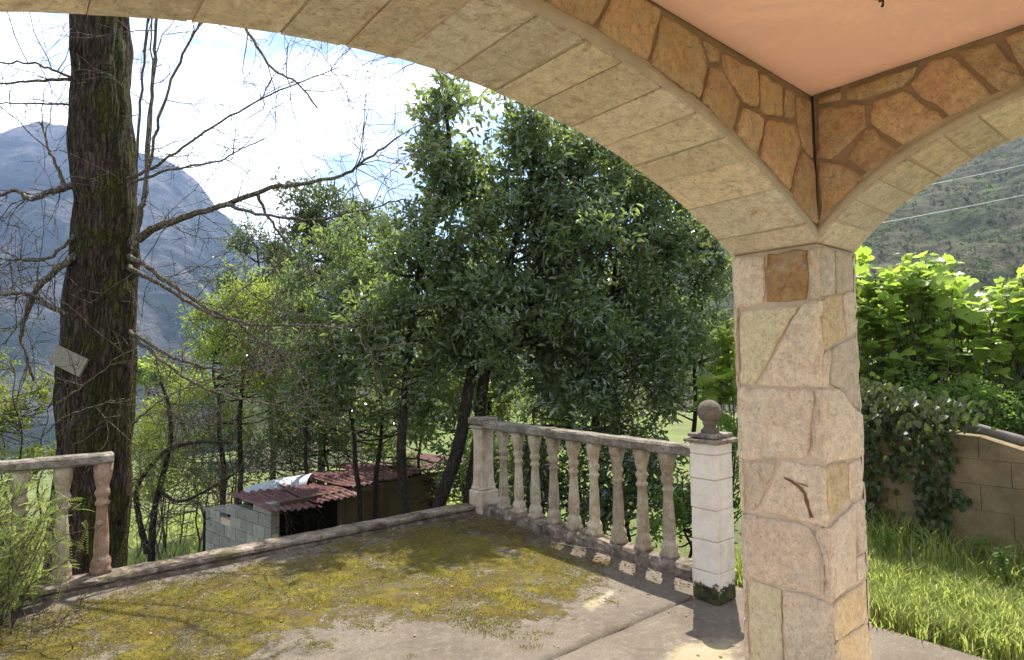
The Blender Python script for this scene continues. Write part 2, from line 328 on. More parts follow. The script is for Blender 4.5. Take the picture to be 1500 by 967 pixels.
# ------------------------------------------------------------------ terrain
PX, PY, WX, WY, ZS, ZC = 3.048, 1.3085, .450, .462, 2.172, 2.909
XB, YK = 3.99, 5.40                                     # inner faces of the two kerbs
def sstep(a, b, x): t = np.clip((x-a)/(b-a), 0, 1); return t*t*(3-2*t)
def gz(x, y):
    x = np.asarray(x, float); y = np.asarray(y, float); d = np.hypot(x, y)
    lawn = (1-sstep(2.5, 4.6, y))*sstep(3.5, 4.2, x)
    low = -2.35 + .12*np.sin(x*.7+1)*np.cos(y*.6) - .9*sstep(14, 26, d)
    z = low*(1-lawn) - .03*lawn
    z = z - 14*sstep(25, 110, d)*sstep(R_(52), R_(75), np.arctan2(y, x)) - 3*sstep(25, 80, d)
    z = z - 40*sstep(100, 500, d)
    return z
az = np.concatenate([np.linspace(R_(-180), R_(0), 60, endpoint=False), np.linspace(R_(0), R_(105), 190, endpoint=False), np.linspace(R_(105), R_(180), 30, endpoint=False)])
rad = np.concatenate([[.5], np.geomspace(1.5, 3500, 170)])
A, Rr = np.meshgrid(az, rad, indexing='ij')
gx, gy = Rr*np.cos(A), Rr*np.sin(A); gzv = gz(gx, gy)
P = np.stack([gx, gy, gzv], -1)
P[..., 2] += .10*noise3(P.reshape(-1, 3)*[1, 1, 0], 3, 1.1, 3).reshape(A.shape)*sstep(6.5, 12, Rr)
P[..., 2] = np.where((gx < 4.0) & (gy < 5.6), np.minimum(P[..., 2], -.4), P[..., 2])
na, nr = A.shape
i, j = np.meshgrid(np.arange(na), np.arange(nr-1), indexing='ij'); i2 = (i+1) % na
Q = np.stack([i*nr+j, i*nr+j+1, i2*nr+j+1, i2*nr+j], -1).reshape(-1, 4)
o = bulk('ground', P.reshape(-1, 3), Q, 'ground_earth'); set_props(o, kind='structure', label='earth and grass falling away from the terrace into the valley', cat='ground')

def ridge(name, azs, els, Rbase, Rtop, zbase, na, nr, amp, seed, mat, curve=1.0, label='', back=1.35):
    aa = np.radians(np.linspace(azs[0], azs[-1], na)); el = np.interp(np.degrees(aa), azs, els)
    tt = np.linspace(0, 1.25, nr); AA, TT = np.meshgrid(aa, tt, indexing='ij')
    RR = Rbase+(Rtop-Rbase)*TT
    top = Rtop*np.tan(np.radians(el))[:, None]
    ZZ = np.where(TT <= 1, zbase+(top-zbase)*TT**curve, top-(TT-1)*4*.25*(top-zbase))
    X = np.stack([RR*np.cos(AA), RR*np.sin(AA), ZZ], -1).reshape(-1, 3)
    sc = 10/Rtop
    w = np.clip(np.minimum(TT*4, 1)*np.clip(1.25-np.abs(TT-.5), .35, 1), 0, 1).reshape(-1)
    r1 = 1-2*np.abs(noise3(X*[1, 1, .3], seed, sc, 5))
    X[:, 2] += amp*w*(r1*.8+noise3(X, seed+1, sc*5, 4)*.45)
    i, j = np.meshgrid(np.arange(na-1), np.arange(nr-1), indexing='ij')
    Q = np.stack([i*nr+j, i*nr+j+1, (i+1)*nr+j+1, (i+1)*nr+j], -1).reshape(-1, 4)
    o = bulk(name, X, Q, mat); set_props(o, label, 'mountain' if 'mount' in name else 'hill', kind='structure'); return X
ridge('mountain', [52, 58, 63, 67, 71.5, 73.7, 76, 77.3, 78.8, 80, 82, 84, 86.4, 88.5, 90.4, 95, 100, 112],
      [3, 5, 7, 8.6, 10.6, 11.9, 13.6, 15.2, 16.8, 17.0, 17.2, 17.4, 17.7, 17.2, 16.2, 14.5, 14, 13],
      420, 1550, -70, 420, 220, 30, 11, 'mountain_rock', 1.25, 'steep rocky mountain fading blue across the valley')
HX = ridge('hill', [-30, 0, 8, 10, 14, 20, 26, 32, 40, 50, 58, 66, 74], [20, 18, 16.6, 15.6, 15.8, 15.3, 13.5, 11.5, 9.5, 7.5, 6, 4.0, 1.0],
      60, 380, -16, 420, 200, 5.5, 23, 'hill_scrub_ground', 1.1, 'scrub covered hillside rising behind the fig tree')
# scrub on the near face of the hill, too many bushes to count: each a tuft of leafy faces
sel = HX.reshape(420, 200, 3)[30:330, 6:190].reshape(-1, 3); nb_ = 9000; sel = sel[rng.choice(len(sel), nb_, replace=False)]+rng.normal(0, .8, (nb_, 3))*[1, 1, .1]
rr = np.abs(rng.normal(.7, .45, nb_))+.25; kk = 16
Pb = (sel[:, None]+rdir(nb_*kk).reshape(nb_, kk, 3)*(rr[:, None, None]*[1, 1, .8])).reshape(-1, 3)+np.array([0, 0, .3])
V, Q = leaves(Pb, rdir(len(Pb)), np.array([0, 0, .6])+rdir(len(Pb)), rng.uniform(.3, .8, len(Pb)), rng.uniform(.25, .6, len(Pb)), .2, .1)
o = bulk('hill_bushes', V, Q, 'far_foliage', smooth=False); set_props(o, 'small rounded bushes dotted over the right hillside', 'scrub', kind='stuff')

# ------------------------------------------------------------------ terrace
terr = part('terrace', box_v((-2.6, -3.0, -2.6), (4.09, 5.62, -.022)), BOXF, 'mortar'); set_props(terr, 'mossy concrete terrace floor in front of the arches', 'terrace', kind='structure')
def inpoly(P, poly):
    poly = np.asarray(poly); c = np.zeros(len(P), bool); j = len(poly)-1
    for i in range(len(poly)):
        a, b = poly[i], poly[j]; t = ((a[1] > P[:, 1]) != (b[1] > P[:, 1])) & (P[:, 0] < (b[0]-a[0])*(P[:, 1]-a[1])/(b[1]-a[1]+1e-12)+a[0]); c ^= t; j = i
    return c
def soft(P, poly, w):
    poly = np.asarray(poly); d = np.full(len(P), 9.)
    for i in range(len(poly)):
        a, b = poly[i-1], poly[i]; ab = b-a; t = np.clip(((P-a)@ab)/(ab@ab+1e-12), 0, 1); d = np.minimum(d, np.linalg.norm(P-a-t[:, None]*ab, axis=1))
    return np.clip(.5+np.where(inpoly(P, poly), d, -d)/w, 0, 1)
fl = lambda L_: np.array([on(x, y, 2, 0)[:2] for x, y in L_])
MOSS = fl([(330, 1010), (-150, 1010), (-120, 930), (30, 905), (160, 868), (330, 838), (480, 800), (640, 762), (740, 758), (800, 790), (880, 822), (893, 856), (830, 900), (740, 935), (640, 915), (520, 905), (450, 945), (400, 967)])
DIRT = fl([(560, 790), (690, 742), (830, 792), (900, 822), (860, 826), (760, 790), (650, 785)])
PALE = fl([(960, 975), (985, 942), (1085, 932), (1085, 990)]); PALE2 = fl([(850, 885), (893, 863), (905, 868), (868, 897)])
def slab(name, x0, x1, y0, y1, res=.035):
    nx, ny = int((x1-x0)/res)+2, int((y1-y0)/res)+2
    X, Y = np.meshgrid(np.linspace(x0, x1, nx), np.linspace(y0, y1, ny), indexing='ij')
    p2 = np.stack([X.ravel(), Y.ravel()], 1); p3 = np.c_[p2, np.zeros(len(p2))]
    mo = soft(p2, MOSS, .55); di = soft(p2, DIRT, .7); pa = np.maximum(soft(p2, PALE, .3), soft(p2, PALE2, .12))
    z = .004*noise3(p3, 5, 2.5, 4)+.007*np.clip(mo+.6*noise3(p3, 8, 9, 4)-.35, 0, 1)
    p3[:, 2] = z
    e = (np.abs(p2[:, 0]-x0) < 1e-6) | (np.abs(p2[:, 0]-x1) < 1e-6) | (np.abs(p2[:, 1]-y0) < 1e-6) | (np.abs(p2[:, 1]-y1) < 1e-6)
    p3[e, 2] = -.03
    inner = lambda v, a, b, n: np.where(np.isclose(v, a+(b-a)/(n-1)), a+.008, np.where(np.isclose(v, b-(b-a)/(n-1)), b-.008, v))
    p3[:, 0] = inner(p3[:, 0], x0, x1, nx); p3[:, 1] = inner(p3[:, 1], y0, y1, ny)
    e1 = (np.minimum(p2[:, 1]-y0, y1-p2[:, 1]) < res*1.1) & ~e; p3[e1, 1] += .006*noise3(p3[e1], 9, 14, 3)
    i, j = np.meshgrid(np.arange(nx-1), np.arange(ny-1), indexing='ij')
    Q = np.stack([i*ny+j, (i+1)*ny+j, (i+1)*ny+j+1, i*ny+j+1], -1).reshape(-1, 4)
    o = bulk(name, p3, Q, 'terrace_concrete', terr)
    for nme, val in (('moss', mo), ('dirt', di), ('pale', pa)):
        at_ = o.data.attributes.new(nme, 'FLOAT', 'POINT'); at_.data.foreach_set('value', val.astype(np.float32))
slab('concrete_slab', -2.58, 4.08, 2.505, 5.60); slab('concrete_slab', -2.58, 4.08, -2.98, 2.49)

# ------------------------------------------------------------------ pale tiled floor, added out of view to bounce sunlight up into the porch
m = M('bounce_tile'); br = m.n('ShaderNodeTexBrick'); br.offset = 0; br.inputs['Scale'].default_value = 3.0; br.inputs['Brick Width'].default_value = 1; br.inputs['Row Height'].default_value = 1; br.inputs['Mortar Size'].default_value = .012
br.inputs['Color1'].default_value = (.74, .62, .46, 1); br.inputs['Color2'].default_value = (.70, .58, .43, 1); br.inputs['Mortar'].default_value = (.4, .34, .27, 1); m.l(m.pos(), br.inputs['Vector']); m.bsdf(br.outputs[0], .55, None, .4)
o = part('bounce_floor', box_v((-1.0, -1.14, -.1), (PX+WX, PY+WY, .016)), BOXF, 'bounce_tile'); set_props(o, 'added cream tile floor, out of view, bouncing sunlight up to the arches', 'floor', kind='structure')
# ------------------------------------------------------------------ stones
def stone(name, poly2, axis, val, sgn, mat, parent, gap=.011, proud=.016, seed=0):
    """a rough stone laid on the plane axis=val; poly2 in the other two world axes; sgn = outward direction"""
    g = np.random.default_rng(seed+int(abs(np.sum(poly2))*977) % 100000)
    Pp = np.asarray(poly2, float)
    ar = .5*np.sum(Pp[:, 0]*np.roll(Pp[:, 1], -1)-np.roll(Pp[:, 0], -1)*Pp[:, 1])
    if ar < 0: Pp = Pp[::-1]
    n = len(Pp); Q = []
    def inset(Pp, d):
        o = []
        for k in range(len(Pp)):
            a, b, c = Pp[k-1], Pp[k], Pp[(k+1) % len(Pp)]
            e1 = (b-a)/(np.linalg.norm(b-a)+1e-9); e2 = (c-b)/(np.linalg.norm(c-b)+1e-9)
            n1 = np.array([-e1[1], e1[0]]); n2 = np.array([-e2[1], e2[0]]); bis = n1+n2; den = max(.35, 1+n1@n2)
            o.append(b+bis*d/den)
        return np.array(o)
    I = inset(Pp, gap)
    # subdivide with wobble
    ring = []
    for k in range(n):
        a, b = I[k], I[(k+1) % n]; Ln = np.linalg.norm(b-a); s_ = max(2, int(Ln/.045)); nn = np.array([-(b-a)[1], (b-a)[0]])/(Ln+1e-9)
        for q in range(s_):
            t = (q+(.18 if q == 0 else 0))/s_; ring.append(a+(b-a)*t+nn*(g.normal(0, .0036) if Ln > .06 else 0))
    ring = np.array(ring); c = ring.mean(0)
    pr = proud*g.uniform(.75, 1.3)
    layers = [(ring, -.012), (ring, pr*.55), (c+(ring-c)*(1-np.minimum(.008/np.maximum(np.linalg.norm(ring-c, axis=1), .02), .3))[:, None], pr*.95)]
    r2 = c+(ring-c)*.80; layers.append((r2, pr*1.05+g.normal(0, .0022, len(ring)))); r3 = c+(ring-c)*.45; layers.append((r3, pr*1.1+g.normal(0, .0030, len(ring))))
    V = []; Fc = []; m_ = len(ring)
    tilt = g.normal(0, .018, 2)
    for rg, hgt in layers:
        hh = np.broadcast_to(hgt, (m_,))+((rg-c)@tilt if np.any(np.asarray(hgt) > 0) else 0)
        W3 = np.zeros((m_, 3)); oth = [k for k in range(3) if k != axis]
        W3[:, oth[0]] = rg[:, 0]; W3[:, oth[1]] = rg[:, 1]; W3[:, axis] = val+sgn*hh; V.append(W3)
    cc = np.zeros((1, 3)); cc[0, oth[0]], cc[0, oth[1]] = c; cc[0, axis] = val+sgn*(pr+.002); V.append(cc)
    V = np.concatenate(V)
    for l_ in range(4):
        for k in range(m_): Fc.append((l_*m_+k, l_*m_+(k+1) % m_, (l_+1)*m_+(k+1) % m_, (l_+1)*m_+k))
    for k in range(m_): Fc.append((4*m_+k, 4*m_+(k+1) % m_, 5*m_))
    flip = (axis == 1) ^ (sgn < 0)
    if flip: Fc = [f[::-1] for f in Fc]
    o = part(name, V, Fc, mat, parent); o.data.polygons.foreach_set('use_smooth', [False]*(2*m_)+[True]*(len(Fc)-2*m_)); return o
ZA = lambda x, y: (1050+x/3.02, 340+y/3.02)
ZB = lambda x, y: (1050+x/3.052, 650+y/3.052)
ZH = lambda x, y: (860+x/2.544, y/2.544)
ZG = lambda x, y: (1150+x/3.454, 100+y/3.454)
def uv(pxs, ax, v):
    o = [k for k in range(3) if k != ax]; return np.array([on(x, y, ax, v)[o] for x, y in pxs])
pil = thing('stone_pillar', 'square stone clad corner pillar carrying both arches', 'pillar', (PX+WX/2, PY+WY/2, 0))
part('mortar_core', box_v((PX+.012, PY+.012, 0), (PX+WX-.012, PY+WY-.012, ZS)), BOXF, 'mortar', pil)
Apts = lambda *p: [ZA(*q) for q in p]; Bpts = lambda *p: [ZB(*q) for q in p]
LEFT = [
 (Apts((62, 112), (212, 95), (215, 318), (76, 345)), 'stone_pillar'), (Apts((212, 95), (400, 68), (405, 305), (215, 318)), 'stone_rust'),
 (Apts((400, 68), (455, 56), (462, 290), (405, 305)), 'stone_pillar'), (Apts((72, 348), (95, 350), (98, 680), (80, 680)), 'stone_pillar'),
 (Apts((95, 350), (370, 318), (165, 680), (98, 680)), 'stone_yellow'), (Apts((370, 316), (463, 292), (472, 690), (165, 682)), 'stone_pillar'),
 (Apts((78, 686), (432, 692))+Bpts((412, 66), (98, 75)), 'stone_pillar'), (Apts((432, 692), (472, 690))+Bpts((488, 95), (412, 66)), 'stone_pillar'),
 (Bpts((96, 80), (118, 80), (122, 305), (100, 307)), 'stone_pillar'), (Bpts((118, 80), (280, 70), (170, 303), (122, 303)), 'stone_pillar'),
 (Bpts((280, 70), (488, 96), (503, 378), (170, 303)), 'stone_pillar'), (Bpts((100, 308), (405, 362), (458, 430), (470, 692), (112, 596)), 'stone_pillar'),
 (Bpts((405, 360), (503, 378), (518, 715), (472, 694), (460, 430)), 'stone_pillar'), (Bpts((112, 598), (132, 603), (145, 1030), (118, 1020)), 'stone_pillar'),
 (Bpts((132, 603), (290, 646), (300, 1060), (145, 1030)), 'stone_yellow'), (Bpts((290, 646), (518, 715), (535, 1095), (300, 1060)), 'stone_pillar')]
RIGHT = [
 (Apts((457, 58), (525, 70), (530, 275), (462, 290)), 'stone_slab'), (Apts((525, 70), (607, 82), (612, 262), (530, 275)), 'stone_pillar'),
 (Apts((465, 293), (560, 270), (575, 460), (475, 530)), 'stone_ochre'), (Apts((560, 270), (613, 262), (622, 455), (575, 462)), 'stone_pillar'),
 (Apts((510, 510), (622, 457), (640, 800), (600, 770), (550, 690), (500, 686)), 'stone_pillar'), (Apts((474, 533), (510, 510), (500, 688), (474, 690)), 'stone_pillar'),
 (Apts((474, 690), (550, 692), (602, 775), (642, 805))+Bpts((652, 64), (488, 95)), 'stone_pillar'), (Bpts((492, 96), (590, 82), (597, 255), (505, 365)), 'stone_ochre'),
 (Bpts((590, 82), (655, 64), (664, 240), (597, 258)), 'stone_pillar'), (Bpts((505, 370), (625, 260), (632, 625), (520, 715)), 'stone_pillar'),
 (Bpts((625, 258), (665, 242), (670, 490), (630, 497)), 'stone_pillar'), (Bpts((631, 498), (670, 490), (674, 602), (634, 622)), 'stone_pillar'),
 (Bpts((520, 716), (674, 606), (682, 800), (530, 888)), 'stone_ochre'), (Bpts((530, 888), (684, 800), (700, 1040), (537, 1095)), 'stone_ochre')]
lo = lambda P_, ax: np.c_[np.clip(P_[:, 0], *((PY, PY+WY) if ax == 0 else (PX, PX+WX))), np.clip(P_[:, 1], .004, ZS-.004)]
for pts, mt in LEFT: stone('stone', lo(uv(pts, 0, PX), 0), 0, PX+.012, -1, mt, pil, .0045, .013)
for pts, mt in RIGHT: stone('stone', lo(uv(pts, 1, PY), 1), 1, PY+.012, -1, mt, pil, .0045, .013)
V, Q = tube([on(*ZB(*q), 0, PX-.0065) for q in ((300, 152), (330, 165), (362, 188), (392, 218), (402, 255), (412, 290), (425, 330))], [.003, .008, .007, .009, .008, .008, .010], 7, .2); V[:, 0] = PX-.0075+(V[:, 0]-(PX-.0065))*.55; part('rust_vein', V, Q, 'rust_stain', pil)
V, Q = tube([on(*ZB(*q), 0, PX-.0065) for q in ((362, 175), (385, 182), (410, 192))], [.002, .004, .002], 6, .2); V[:, 0] = PX-.0075+(V[:, 0]-(PX-.0065))*.55; part('rust_vein', V, Q, 'rust_stain', pil)
def courses(u0_, u1_, z0, z1, hh=.3):
    z = z0; o = []
    while z < z1-.05:
        h_ = min(hh*random.uniform(.7, 1.2), z1-z)
        if z1-z-h_ < .1: h_ = z1-z
        u = u0_
        while u < u1_-.02:
            w = random.uniform(.18, .42)
            if u1_-u-w < .12: w = u1_-u
            o.append([(u, z), (u+w, z), (u+w, z+h_), (u, z+h_)]); u += w
        z += h_
    return o
for q in courses(PY, PY+WY, 0, ZS-.004): stone('stone', q, 0, PX+WX-.012, 1, 'stone_pillar', pil, .005, .013)
for q in courses(PX, PX+WX, 0, ZS-.004): stone('stone', q, 1, PY+WY-.012, 1, 'stone_pillar', pil, .005, .013)
# the wide arch along X in plane y = PY .. PY+WY and the smaller one along Y in plane x = PX .. PX+WX
def arc_of(c, half, apex):
    ris = apex-ZS; Rad = (half*half+ris*ris)/(2*ris); return c, half, Rad, apex-Rad
ARC1 = arc_of(1.25, PX-1.25, 2.632); ARC2 = arc_of(PY-1.0, 1.0, 2.625)
def arch(name, label, arc, axis, s0, s1, lo_, hi_, joints, face_polys, face_val, fill_to):
    """axis = 0: runs along X, thick in Y from s0 to s1; axis = 1 the other way round"""
    c, half, Rad, zc = arc
    mk = (lambda u, v, z: (u, v, z)) if axis == 0 else (lambda u, v, z: (v, u, z))
    root = thing(name, label, 'arch', mk(c, (s0+s1)/2, ZS))
    t0 = math.asin(min(1, half/Rad)); T = .042
    th = np.linspace(-t0, t0, 49); arcp = [(c+(Rad+T-.008)*math.sin(a), zc+(Rad+T-.008)*math.cos(a)) for a in th]
    arcp = [(min(max(u, lo_), hi_), z) for u, z in arcp]
    V = []; Fc = []
    ztop = ZC+.30; e0, e1 = s0+.012, s1-.012
    for (u, z) in arcp: V += [mk(u, e0, z), mk(u, e0, ztop), mk(u, e1, z), mk(u, e1, ztop)]
    for k in range(len(arcp)-1):
        a, b = 4*k, 4*k+4
        Fc += [(a, b, b+1, a+1), (a+2, a+3, b+3, b+2), (a, a+2, b+2, b), (a+1, b+1, b+3, a+3)]
    part('mortar_core', V, Fc, 'mortar_brown', root)
    V = []; Fc = []; n = 80
    for k, a in enumerate(np.linspace(-t0, t0, n)):
        w = .0025*math.sin(k*1.7)+random.uniform(-.0015, .0015)
        for rr_, vv in ((Rad+T+.03, s0+.004), (Rad+.005, s0+.002), (Rad+.005, s1-.001+w), (Rad+.012, s1+.006+w), (Rad+T+.03, s1+.004)): V.append(mk(c+rr_*math.sin(a), vv, zc+rr_*math.cos(a)))
    for k in range(n-1):
        for q in range(4): Fc.append((5*k+q, 5*k+q+1, 5*k+6+q, 5*k+5+q))
    part('mortar_bed', V, Fc if axis == 0 else [f[::-1] for f in Fc], 'soffit_mortar', root)
    ang = [math.asin(max(-1, min(1, (j-c)/Rad))) for j in joints]
    for a0, a1 in zip(ang[:-1], ang[1:]):
        if abs(a1-a0) < .01: continue
        lo_a, hi_a = min(a0, a1), max(a0, a1); g = random.uniform(.004, .007)/Rad; dr = random.uniform(-.003, .003); sk = random.uniform(-.012, .012)
        n = 5; V = []; Fc = []
        for k, a in enumerate(np.linspace(lo_a+g, hi_a-g, n)):
            for rr_, vv, ex in ((Rad+dr, s0-.004, 0), (Rad+dr, s1-.004, 0), (Rad+T, s1-.004, 0), (Rad+T, s0-.004, 0)):
                aa = a+(sk if vv > s0 else -sk)*(.5/Rad)
                V.append(mk(c+rr_*math.sin(aa), vv+random.uniform(-.002, .002), zc+rr_*math.cos(aa)+random.uniform(-.0008, .0008)))
        for k in range(n-1):
            for q in range(4): Fc.append((4*k+q, 4*k+(q+1) % 4, 4*k+4+(q+1) % 4, 4*k+4+q))
        Fc += [(3, 2, 1, 0), (4*n-4, 4*n-3, 4*n-2, 4*n-1)]
        if axis == 1: Fc = [f[::-1] for f in Fc]
        part('soffit_stone', V, Fc, 'stone_slab', root)
    # cement bead that closes the joint between soffit stones and wall face
    V = []; Fc = []; n = 90
    for a in np.linspace(-t0, t0, n):
        w = .010*noise3(np.array([[a*4, 0, 0]]), 4, 2, 3)[0]
        for rr_, vv in ((Rad+.006, s0-.002), (Rad+.026, s0-.010), (Rad+.052+w, s0-.006), (Rad+.062+w, s0+.014)):
            V.append(mk(c+rr_*math.sin(a), vv, zc+rr_*math.cos(a)))
    for k in range(n-1):
        for q in range(3): Fc.append((4*k+q, 4*k+q+1, 4*k+5+q, 4*k+4+q))
    if axis == 0: Fc = [f[::-1] for f in Fc]
    part('cement_edge', V, Fc, 'cement', root, True)
    rb = Rad+.058
    def clampz(P_):
        o = []
        for u, z in P_:
            du = u-c
            if abs(du) < rb:
                zz_ = zc+math.sqrt(max(0, rb*rb-du*du)); z = max(z, zz_)
            o.append((u, min(z, ZC+.012)))
        return np.array(o)
    ends = []
    for pts in face_polys:
        P_ = uv(pts, 1-axis, face_val); P_[:, 0] = np.clip(P_[:, 0], lo_, hi_-.004 if axis == 0 else hi_-.004); P_ = clampz(P_)
        ends.append(P_[:, 0].min()); stone('face_stone', P_, 1-axis, s0+.012, -1, 'stone_face', root, .0085, .017)
    u = fill_to
    while u > lo_+.05:                                   # the rest of this face, behind the camera's view
        w = random.uniform(.16, .3); b = max(lo_, u-w); P_ = clampz([(b, 0), (u, 0), (u, 9), (b, 9)])
        if P_[:, 1].max()-P_[:, 1].min() > .06: stone('face_stone', P_, 1-axis, s0+.012, -1, 'stone_face', root, .011, .015)
        u = b
    u = hi_
    while u > lo_+.05:                                   # outer face
        w = random.uniform(.2, .32); b = max(lo_, u-w); P_ = clampz([(b, 0), (u, 0), (u, 9), (b, 9)]); P_[:, 1] = np.where(P_[:, 1] > ZC, ZC+.28, P_[:, 1])
        stone('face_stone', P_, 1-axis, s1-.012, 1, 'stone_face', root, .011, .015); u = b
    # far pier, out of the picture
    p0, p1 = mk(lo_-.45, s0, 0), mk(lo_, s1, ZC+.3)
    part('pier', box_v(p0, p1), BOXF, 'stone_pillar', root)
    return root
Hp = lambda *p: [ZH(*q) for q in p]; Gp = lambda *p: [ZG(*q) for q in p]
FACE1 = [[(738, -128), (801, -92), (798, 0), (807, 34), (743, 12)], [(801, -92), (896, -36), (893, 0), (870, 71), (807, 34), (798, 0)],
 Hp((92, -60), (235, -8), (288, 38), (230, 295), (26, 180), (85, 0)), Hp((288, 38), (425, 130), (450, 235), (420, 435), (230, 297)), Hp((425, 130), (500, 182), (496, 242), (455, 236)),
 Hp((455, 238), (500, 245), (577, 385), (550, 548), (420, 437)), Hp((502, 184), (638, 262), (641, 413), (577, 382), (502, 245)), Hp((638, 262), (735, 316), (730, 442), (668, 432), (641, 412)),
 Hp((735, 316), (780, 345), (778, 452), (732, 442)), Hp((579, 388), (668, 438), (637, 642), (551, 550)), Hp((668, 436), (785, 456), (802, 548), (758, 772), (637, 642)),
 Hp((780, 345), (850, 378), (856, 610), (805, 545), (785, 455)), Hp((803, 550), (856, 608), (862, 908), (759, 774))]
FACE2 = [Gp((152, 150), (292, 108), (296, 172), (158, 192)), Gp((294, 106), (700, -30), (605, 95), (420, 160), (298, 172)), Gp((158, 194), (408, 168), (420, 290), (330, 378), (240, 468), (155, 470)),
 Gp((425, 170), (590, 100), (838, 302), (650, 425), (598, 445), (430, 296)), Gp((605, 93), (720, -45), (838, -80), (1082, 203), (840, 300)), Gp((840, -82), (1070, -152), (1240, 60), (1290, 160), (1085, 203)),
 Gp((1072, -154), (1300, -225), (1420, 150), (1300, 160), (1242, 58)), Gp((400, 296), (438, 306), (594, 446), (418, 574), (292, 470)), Gp((156, 474), (292, 474), (416, 576), (170, 855))]
j1 = [PX] + [on(x, y, 1, PY+WY)[0] for x, y in (ZH(530, 870), ZH(480, 795), ZH(370, 720), ZH(260, 640), ZH(170, 570), ZH(60, 495), (833.5, 170), (776, 143), (722, 119.5), (655, 96), (579, 76), (501, 70), (410, 55), (277, 43), (125, 37))]
j1 = j1 + [j1[-1]-.23, j1[-1]-.47, -.548]; j1 = [j1[0]]+[j for j in j1[1:]]
G2 = [on(*ZG(x, y), 0, PX+.2)[1] for x, y in ((345, 725), (440, 650), (560, 600), (705, 490), (880, 390), (1060, 305))]
j2 = [PY]+G2
while j2[-1] > PY-1.85: j2.append(j2[-1]-.215)
j2.append(PY-2.0)
arch('stone_arch', 'wide stone arch sweeping across the top left over the terrace', ARC1, 0, PY, PY+WY, 1.25-(PX-1.25), PX, j1, FACE1, PY, on(741, 0, 1, PY)[0])
arch('stone_arch', 'smaller stone arch at the right framing the hill and fig tree', ARC2, 1, PX, PX+WX, PY-2.0, PY, j2, FACE2, PX, on(*ZG(1360, 0), 0, PX)[1])
cap = thing('corner_masonry', 'stone corner above the pillar where the two arches meet', 'masonry', (PX+WX/2, PY+WY/2, ZS))
part('mortar_core', box_v((PX+.013, PY+.013, ZS+.001), (PX+WX-.012, PY+WY-.012, ZC+.3)), BOXF, 'mortar_brown', cap)
for q in courses(PY, PY+WY, ZS, ZC+.28): stone('face_stone', q, 0, PX+WX-.012, 1, 'stone_face', cap, .008, .013)
for q in courses(PX, PX+WX, ZS, ZC+.28): stone('face_stone', q, 1, PY+WY-.012, 1, 'stone_face', cap, .008, .013)
o = part('ceiling', box_v((-1.0, -1.14, ZC), (PX+.006, PY+.006, ZC+.29)), BOXF, 'ceiling_plaster'); set_props(o, 'salmon plastered porch ceiling', 'ceiling', kind='structure')
o = part('porch_roof', box_v((-1.2, -1.34, ZC+.305), (PX+WX+.2, PY+WY+.2, ZC+.45)), BOXF, 'cement'); set_props(o, 'flat roof slab over the porch', 'roof', kind='structure')
hk = on(1291, 0, 2, ZC-.02)
hook = thing('ceiling_hook', 'small rusty metal hook on the salmon ceiling', 'hook', (hk[0], hk[1], ZC))
V, Q = tube([(hk[0], hk[1], ZC+.002), (hk[0], hk[1], ZC-.006)], [.03, .026], 12); part('plate', np.vstack([V, [[hk[0], hk[1], ZC-.008]]]), [tuple(q) for q in Q]+[(12+k, 12+(k+1) % 12, 24) for k in range(12)], 'hook_metal', hook)
a_ = np.linspace(-1.4, 3.6, 14); V, Q = tube(np.c_[hk[0]+.016*np.cos(a_), np.full(14, hk[1]), ZC-.026+.016*np.sin(a_)], .0045, 6); part('hook', V, Q, 'hook_metal', hook, True)

# ------------------------------------------------------------------ balustrades, post, kerb
PROF = [(.0, .062, 1), (.045, .062, 1), (.055, .056, 0), (.085, .060, 0), (.12, .058, 0), (.15, .045, 0), (.17, .040, 0), (.185, .043, 0), (.20, .044, 0), (.30, .043, 0), (.42, .038, 0), (.54, .033, 0), (.61, .031, 0), (.625, .042, 0), (.645, .044, 0), (.66, .034, 0), (.685, .032, 0), (.70, .040, 0), (.73, .046, 0), (.755, .041, 0), (.775, .034, 0), (.80, .038, 0), (.85, .047, 0), (.90, .053, 0), (.925, .055, 1), (1., .056, 1)]
def baluster_mesh(H=.815):
    n = 20; th = np.linspace(0, 2*np.pi, n, endpoint=False)+np.pi/4; V = []; Fc = []
    for zf, r_, sq in PROF:
        k = 1/np.maximum(np.abs(np.cos(th)), np.abs(np.sin(th))) if sq else np.ones(n)
        k = np.minimum(k, 1.28)*(1.0 if sq else 1.12)
        fl_ = 1+.05*np.cos(th*8) if .18 < zf < .62 or .78 < zf < .92 else 1
        V += [(r_*k[q]*math.cos(th[q])*(fl_[q] if not np.isscalar(fl_) else 1), r_*k[q]*math.sin(th[q])*(fl_[q] if not np.isscalar(fl_) else 1), zf*H) for q in range(n)]
    for l_ in range(len(PROF)-1):
        for q in range(n): Fc.append((l_*n+q, l_*n+(q+1) % n, (l_+1)*n+(q+1) % n, (l_+1)*n+q))
    Fc += [tuple(range(n))[::-1], tuple((len(PROF)-1)*n+q for q in range(n))]
    me = bpy.data.meshes.new('baluster'); me.from_pydata(V, [], Fc); me.update(); me.polygons.foreach_set('use_smooth', [True]*len(me.polygons))
    return me
BMS = []
for q in range(5):
    me = baluster_mesh(); co = np.array([v.co[:] for v in me.vertices]); co += rng.normal(0, .0011, co.shape)
    for _ in range(3):                                     # chipped spots
        k = co[rng.integers(len(co))]; dd = np.linalg.norm(co-k, axis=1); w = np.clip(1-dd/.035, 0, 1)[:, None]; co[:, :2] *= 1-.16*w
    me.vertices.foreach_set('co', co.ravel()); me.update(); BMS.append(me)
BM = BMS[0]
